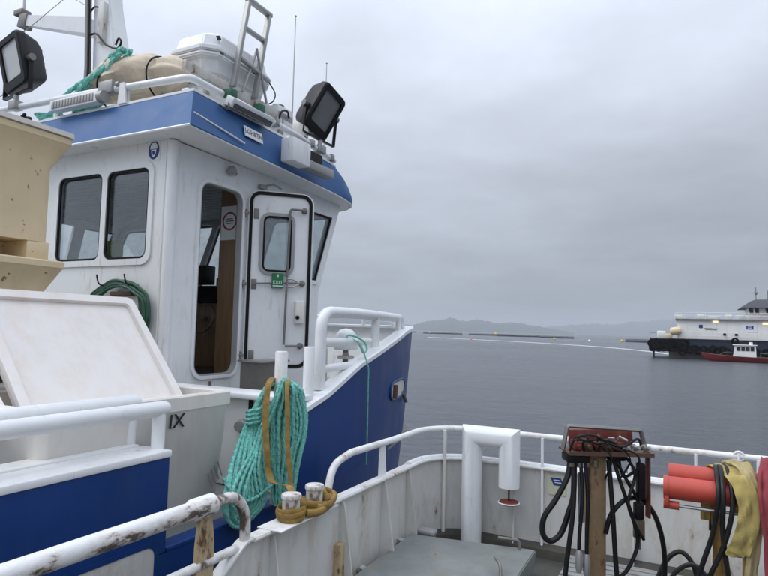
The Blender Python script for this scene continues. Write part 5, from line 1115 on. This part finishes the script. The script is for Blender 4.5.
# roof rail with screens
b = MB()
for z in (5.85, 6.25): b.tube([(.35, BY+9, z-.05), (.35, BY+.3, z), (1.6, BY+.25, z+.1), (26, BY+.25, z+.05)], .035, 5)
b.build('roof_rail', M['barge_white'], bg_)
for k in range(20): b = MB(); b.box((.4+1.25*k, BY+.27, 5.86), (.06, .06, .85)); b.build('rail_stanchion', M['barge_white'], bg_, smooth=False)
for x, w, h in ((.9, 1.0, .55), (3.6, .9, .6), (5.2, 1.4, .45), (6.9, .8, .62), (8.2, 1.0, .6), (9.6, 1.6, .6)):
    b = MB(); b.box((x, BY+.9, 5.48+h/2), (w, .5, h), bev=.04); b.build('roof_locker', M['barge_white'], bg_)
b = MB()
for z in (3.2, 3.65): b.tube([(2.0, BY+.05, z), (10.2, BY+.05, z)], .03, 5); b.tube([(11.1, BY+.05, z), (26, BY+.05, z)], .03, 5)
b.build('deck_rail', M['barge_white'], bg_)
for k in range(18): b = MB(); b.box((2.0+1.36*k if k < 7 else 11.1+1.4*(k-7), BY+.05, 3.2), (.05, .05, .95)); b.build('rail_stanchion', M['barge_white'], bg_, smooth=False)
# wheelhouse
b = MB()
def wrow(x0, x1, y0, y1, z): return [(x0, y0, z), (x1, y0, z), (x1, y1, z), (x0, y1, z)]
b.loft([wrow(9.3, 16, BY+.9, BY+6, 5.49), wrow(9.3, 16, BY+.9, BY+6, 6.2), wrow(9.05, 16.2, BY+.65, BY+6.2, 7.25)], True, True, True); b.build('wheelhouse', M['barge_white'], bg_, smooth=False)
b = MB(); b.loft([wrow(8.35, 16.9, BY+.1, BY+7, 6.98), wrow(8.30, 16.9, BY+.05, BY+7, 7.06), wrow(9.5, 16.2, BY+1.2, BY+5.8, 7.95), wrow(10.1, 16, BY+1.6, BY+5.4, 8.2)], True, True, True); b.build('wheelhouse_roof', M['roof_dark'], bg_, smooth=False)
for x in (9.5, 10.15, 11.35, 12.4, 13.4):
    b = MB(); b.prism([(x-.12, BY+.87, 6.25), (x+.28, BY+.87, 6.25), (x+.18, BY+.66, 6.98), (x-.3, BY+.66, 6.98)], (0, -.03, 0)); b.build('window', M['black_win'], bg_, smooth=False)
b = MB(); b.cyl((10.25, BY+3, 8.15), (10.25, BY+3, 9.9), .05, seg=6); b.cyl((11.6, BY+3, 8.15), (11.6, BY+3, 9.5), .05, seg=6); b.tube([(10.0, BY+3, 9.2), (10.5, BY+3, 9.2)], .09, 6); b.lathe([(0, -.18), (.16, -.1), (.16, .1), (0, .18)], (10.25, BY+3, 9.05), 10); b.build('mast', M['dull'], bg_)
# tanks forward
for c, s_, mt, nm in (((-1.3, BY+2, 3.25), (1.1, 1.4, 1.0), 'barge_white', 'bow_locker'), ((-.35, BY+1.6, 3.05), (.9, 1.2, .65), 'beige', 'bow_locker')):
    b = MB(); b.box(c, s_, bev=.12); b.build(nm, M[mt], bg_)
b = MB(); b.lathe([(0, -.75), (.35, -.72), (.52, -.5), (.55, .3), (.4, .62), (0, .7)], (.55, BY+.2, 3.8), 16, V((1, 0, .15))); b.build('tank', M['beige'], bg_)
b = MB(); b.tube([(-2.7, BY, 2.65), (-2.7, BY, 3.6)], .04, 5); b.tube([(-2.7, BY, 3.5), (-2.0, BY, 3.5)], .03, 5); b.build('bow_rail', M['dull'], bg_)
b = MB(); b.box((3.6, BY+.525, 4.47), (.46, .02, .46)); b.build('blue_sign', M['sign_blue'], bg_, smooth=False)
for k, (x, w, z) in enumerate(((4.5, 1.0, 4.22), (5.4, .6, 4.18), (4.8, 1.4, 4.05))): b = MB(); b.box((x, BY+.525, z), (w, .02, .07)); b.build('sign_lettering', M['ink_grey'], bg_, smooth=False)
b = MB(); b.box((9.3, BY+.52, 4.3), (1.6, .03, .95)); b.build('sign_board', M['sign_white'], bg_, smooth=False)
b = MB(); b.box((9.3, BY+.495, 4.42), (.82, .02, .46)); b.build('blue_sign', M['sign_blue'], bg_, smooth=False)
for z in (4.52, 4.36): b = MB(); b.box((9.3, BY+.48, z), (.5, .01, .06)); b.build('sign_lettering', M['sign_white'], bg_, smooth=False)
for x, z in ((5.35, 5.14), (11.05, 4.97)): b = MB(); b.box((x, BY+.46, z), (.62, .14, .2), bev=.04); b.build('deck_lamp', M['lamp_on'], bg_)
for x in (6.4, 7.75): b = MB(); b.box((x, BY+.45, 3.45), (.35, .2, .3), bev=.05); b.build('hose_reel', M['black'], bg_)

# small red boat in front of the barge
RY = 86
rb = empty('red_boat', (8.2, RY, 0), 'small red open boat with a white cabin lying against the dark barge hull', 'boat')
st_ = [(3.6, .05, 1.02, .95), (4.2, .45, .95, .3), (5.2, .85, .82, .05), (6.8, 1.15, .70, -.1), (9, 1.2, .64, -.1), (12, 1.15, .62, -.1), (14, 1.05, .65, -.05)]
b = MB(); rows = []
for x, w, zt, zb in st_: rows.append([(x, RY-w, zt), (x, RY-w*.82, (zt+zb)*.5-.1), (x, RY-w*.3, min(zb, zt-.1)-.15), (x, RY+w*.3, min(zb, zt-.1)-.15), (x, RY+w*.82, (zt+zb)*.5-.1), (x, RY+w, zt)])
b.loft(rows, True, True, True); b.build('hull', M['boat_red'], rb)
b = MB()
for s in (-1, 1): b.tube([(x, RY+s*w, zt+.02) for x, w, zt, zb in st_], .05, 6)
b.build('gunwale', M['rusty'], rb)
b = MB(); b.prism([(7.15, RY-.85, .66), (9.6, RY-.85, .66), (9.55, RY-.8, 2.1), (7.35, RY-.8, 2.1)], (0, 1.6, 0)); b.build('cabin', M['barge_white'], rb, smooth=False)
b = MB(); b.box((8.42, RY, 2.15), (2.6, 1.9, .1), bev=.03); b.build('cabin_roof', M['barge_white'], rb)
for k in range(4): b = MB(); b.box((7.68+.5*k, RY-.835, 1.68), (.4, .05, .5)); b.build('window', M['black_win'], rb, smooth=False)
b = MB(); b.cyl((9.1, RY, 2.2), (9.1, RY, 2.55), .2, seg=10); b.build('radar', M['float'], rb)
b = MB(); b.tube([(10, RY-1.1, 1.2), (13.8, RY-1.1, 1.2)], .03, 5)
for x in (10, 11.2, 12.4, 13.6): b.cyl((x, RY-1.1, .6), (x, RY-1.1, 1.2), .025, seg=5)
b.build('rail', M['dull'], rb)
b = MB(); b.tube(spl([(5.6, RY-.4, .85), (6.1, RY-.4, 1.15), (6.9, RY-.4, 1.2), (7.2, RY-.4, 1.0)], 4), .05, 5); b.build('grab_rail', M['rusty'], rb)

# ------------------------------------------------------------------ fish cages, floating line, buoys
def cage(x, y, r, lab):
    t = empty('fish_cage', (x, y, 0), lab, 'fish cage', 'round fish cages on the water')
    n = 48; C_ = [(x+r*math.cos(2*math.pi*k/n), y+r*math.sin(2*math.pi*k/n)) for k in range(n)]
    b = MB(); b.tube([(a, c, .15) for a, c in C_], .2, 6, closed=True); b.tube([(x+(a-x)*.97, y+(c-y)*.97, .15) for a, c in C_], .2, 6, closed=True); b.build('floating_collar', M['net'], t)
    b = MB(); b.tube([(a, c, 1.2) for a, c in C_], .07, 5, closed=True); b.build('handrail', M['net'], t)
    b = MB(); rows = [[(x+(a-x)*.985, y+(c-y)*.985, z) for a, c in C_] for z in (.2, .8)]; b.loft(rows, True); b.build('net', M['net'], t)
    for k in range(0, n, 2): b = MB(); a, c = C_[k]; b.cyl((a, c, .1), (a, c, 1.3), .09, seg=5); b.build('stanchion', M['net'], t)
for x, y, r, lab in ((-290, 600, 24, 'fish cage farthest left, just past the blue bow'), (-190, 490, 17, 'fish cage below the highest hill, second from the blue bow'), (-140, 472, 19, 'fish cage in the middle of the distant row'), (-108, 428, 15, 'fish cage with a darker net right of the middle cage'), (-74, 392, 11, 'fish cage at the right end of the left row'), (-9, 296, 15, 'fish cage partly hidden behind the dark barge hull')):
    cage(x, y, r, lab)
b = MB(); b.tube(spl([(-96, 232, .0), (-80, 216, .05), (-54, 194, .05), (-29.4, 167, .05), (-14, 144, .05), (-4.4, 120.5, .05), (1, 100, .05)], 10), .11, 6)
top('feed_line', b, 'float', 'long white floating line running across the water to the barge', 'floating line')
def buoy(x, y, r, m, lab):
    b = MB(); b.lathe([(0, -r*.6), (r*.8, -r*.4), (r, .2*r), (r*.7, r*.9), (r*.2, r*1.25), (0, r*1.3)], (0, 0, 0), 14); o = top('buoy', b, m, lab, 'buoy', 'buoys among the fish cages'); o.location = (x, y, r*.2)
buoy(-163, 560, 1.8, 'buoy_y', 'yellow buoy on the far fish cage row'); buoy(-57, 300, .7, 'buoy_y', 'yellow buoy at the right end of the cage row'); buoy(-68, 206, .4, 'buoy_p', 'pink buoy on the open water in front of the cages')
buoy(-35, 261, .6, 'float', 'white buoy alone between the cages and the barge'); buoy(-24.5, 285, .8, 'buoy_y', 'yellow buoy beside the cage nearest the barge'); buoy(-215, 520, 1.0, 'float', 'white buoy left of the second cage')
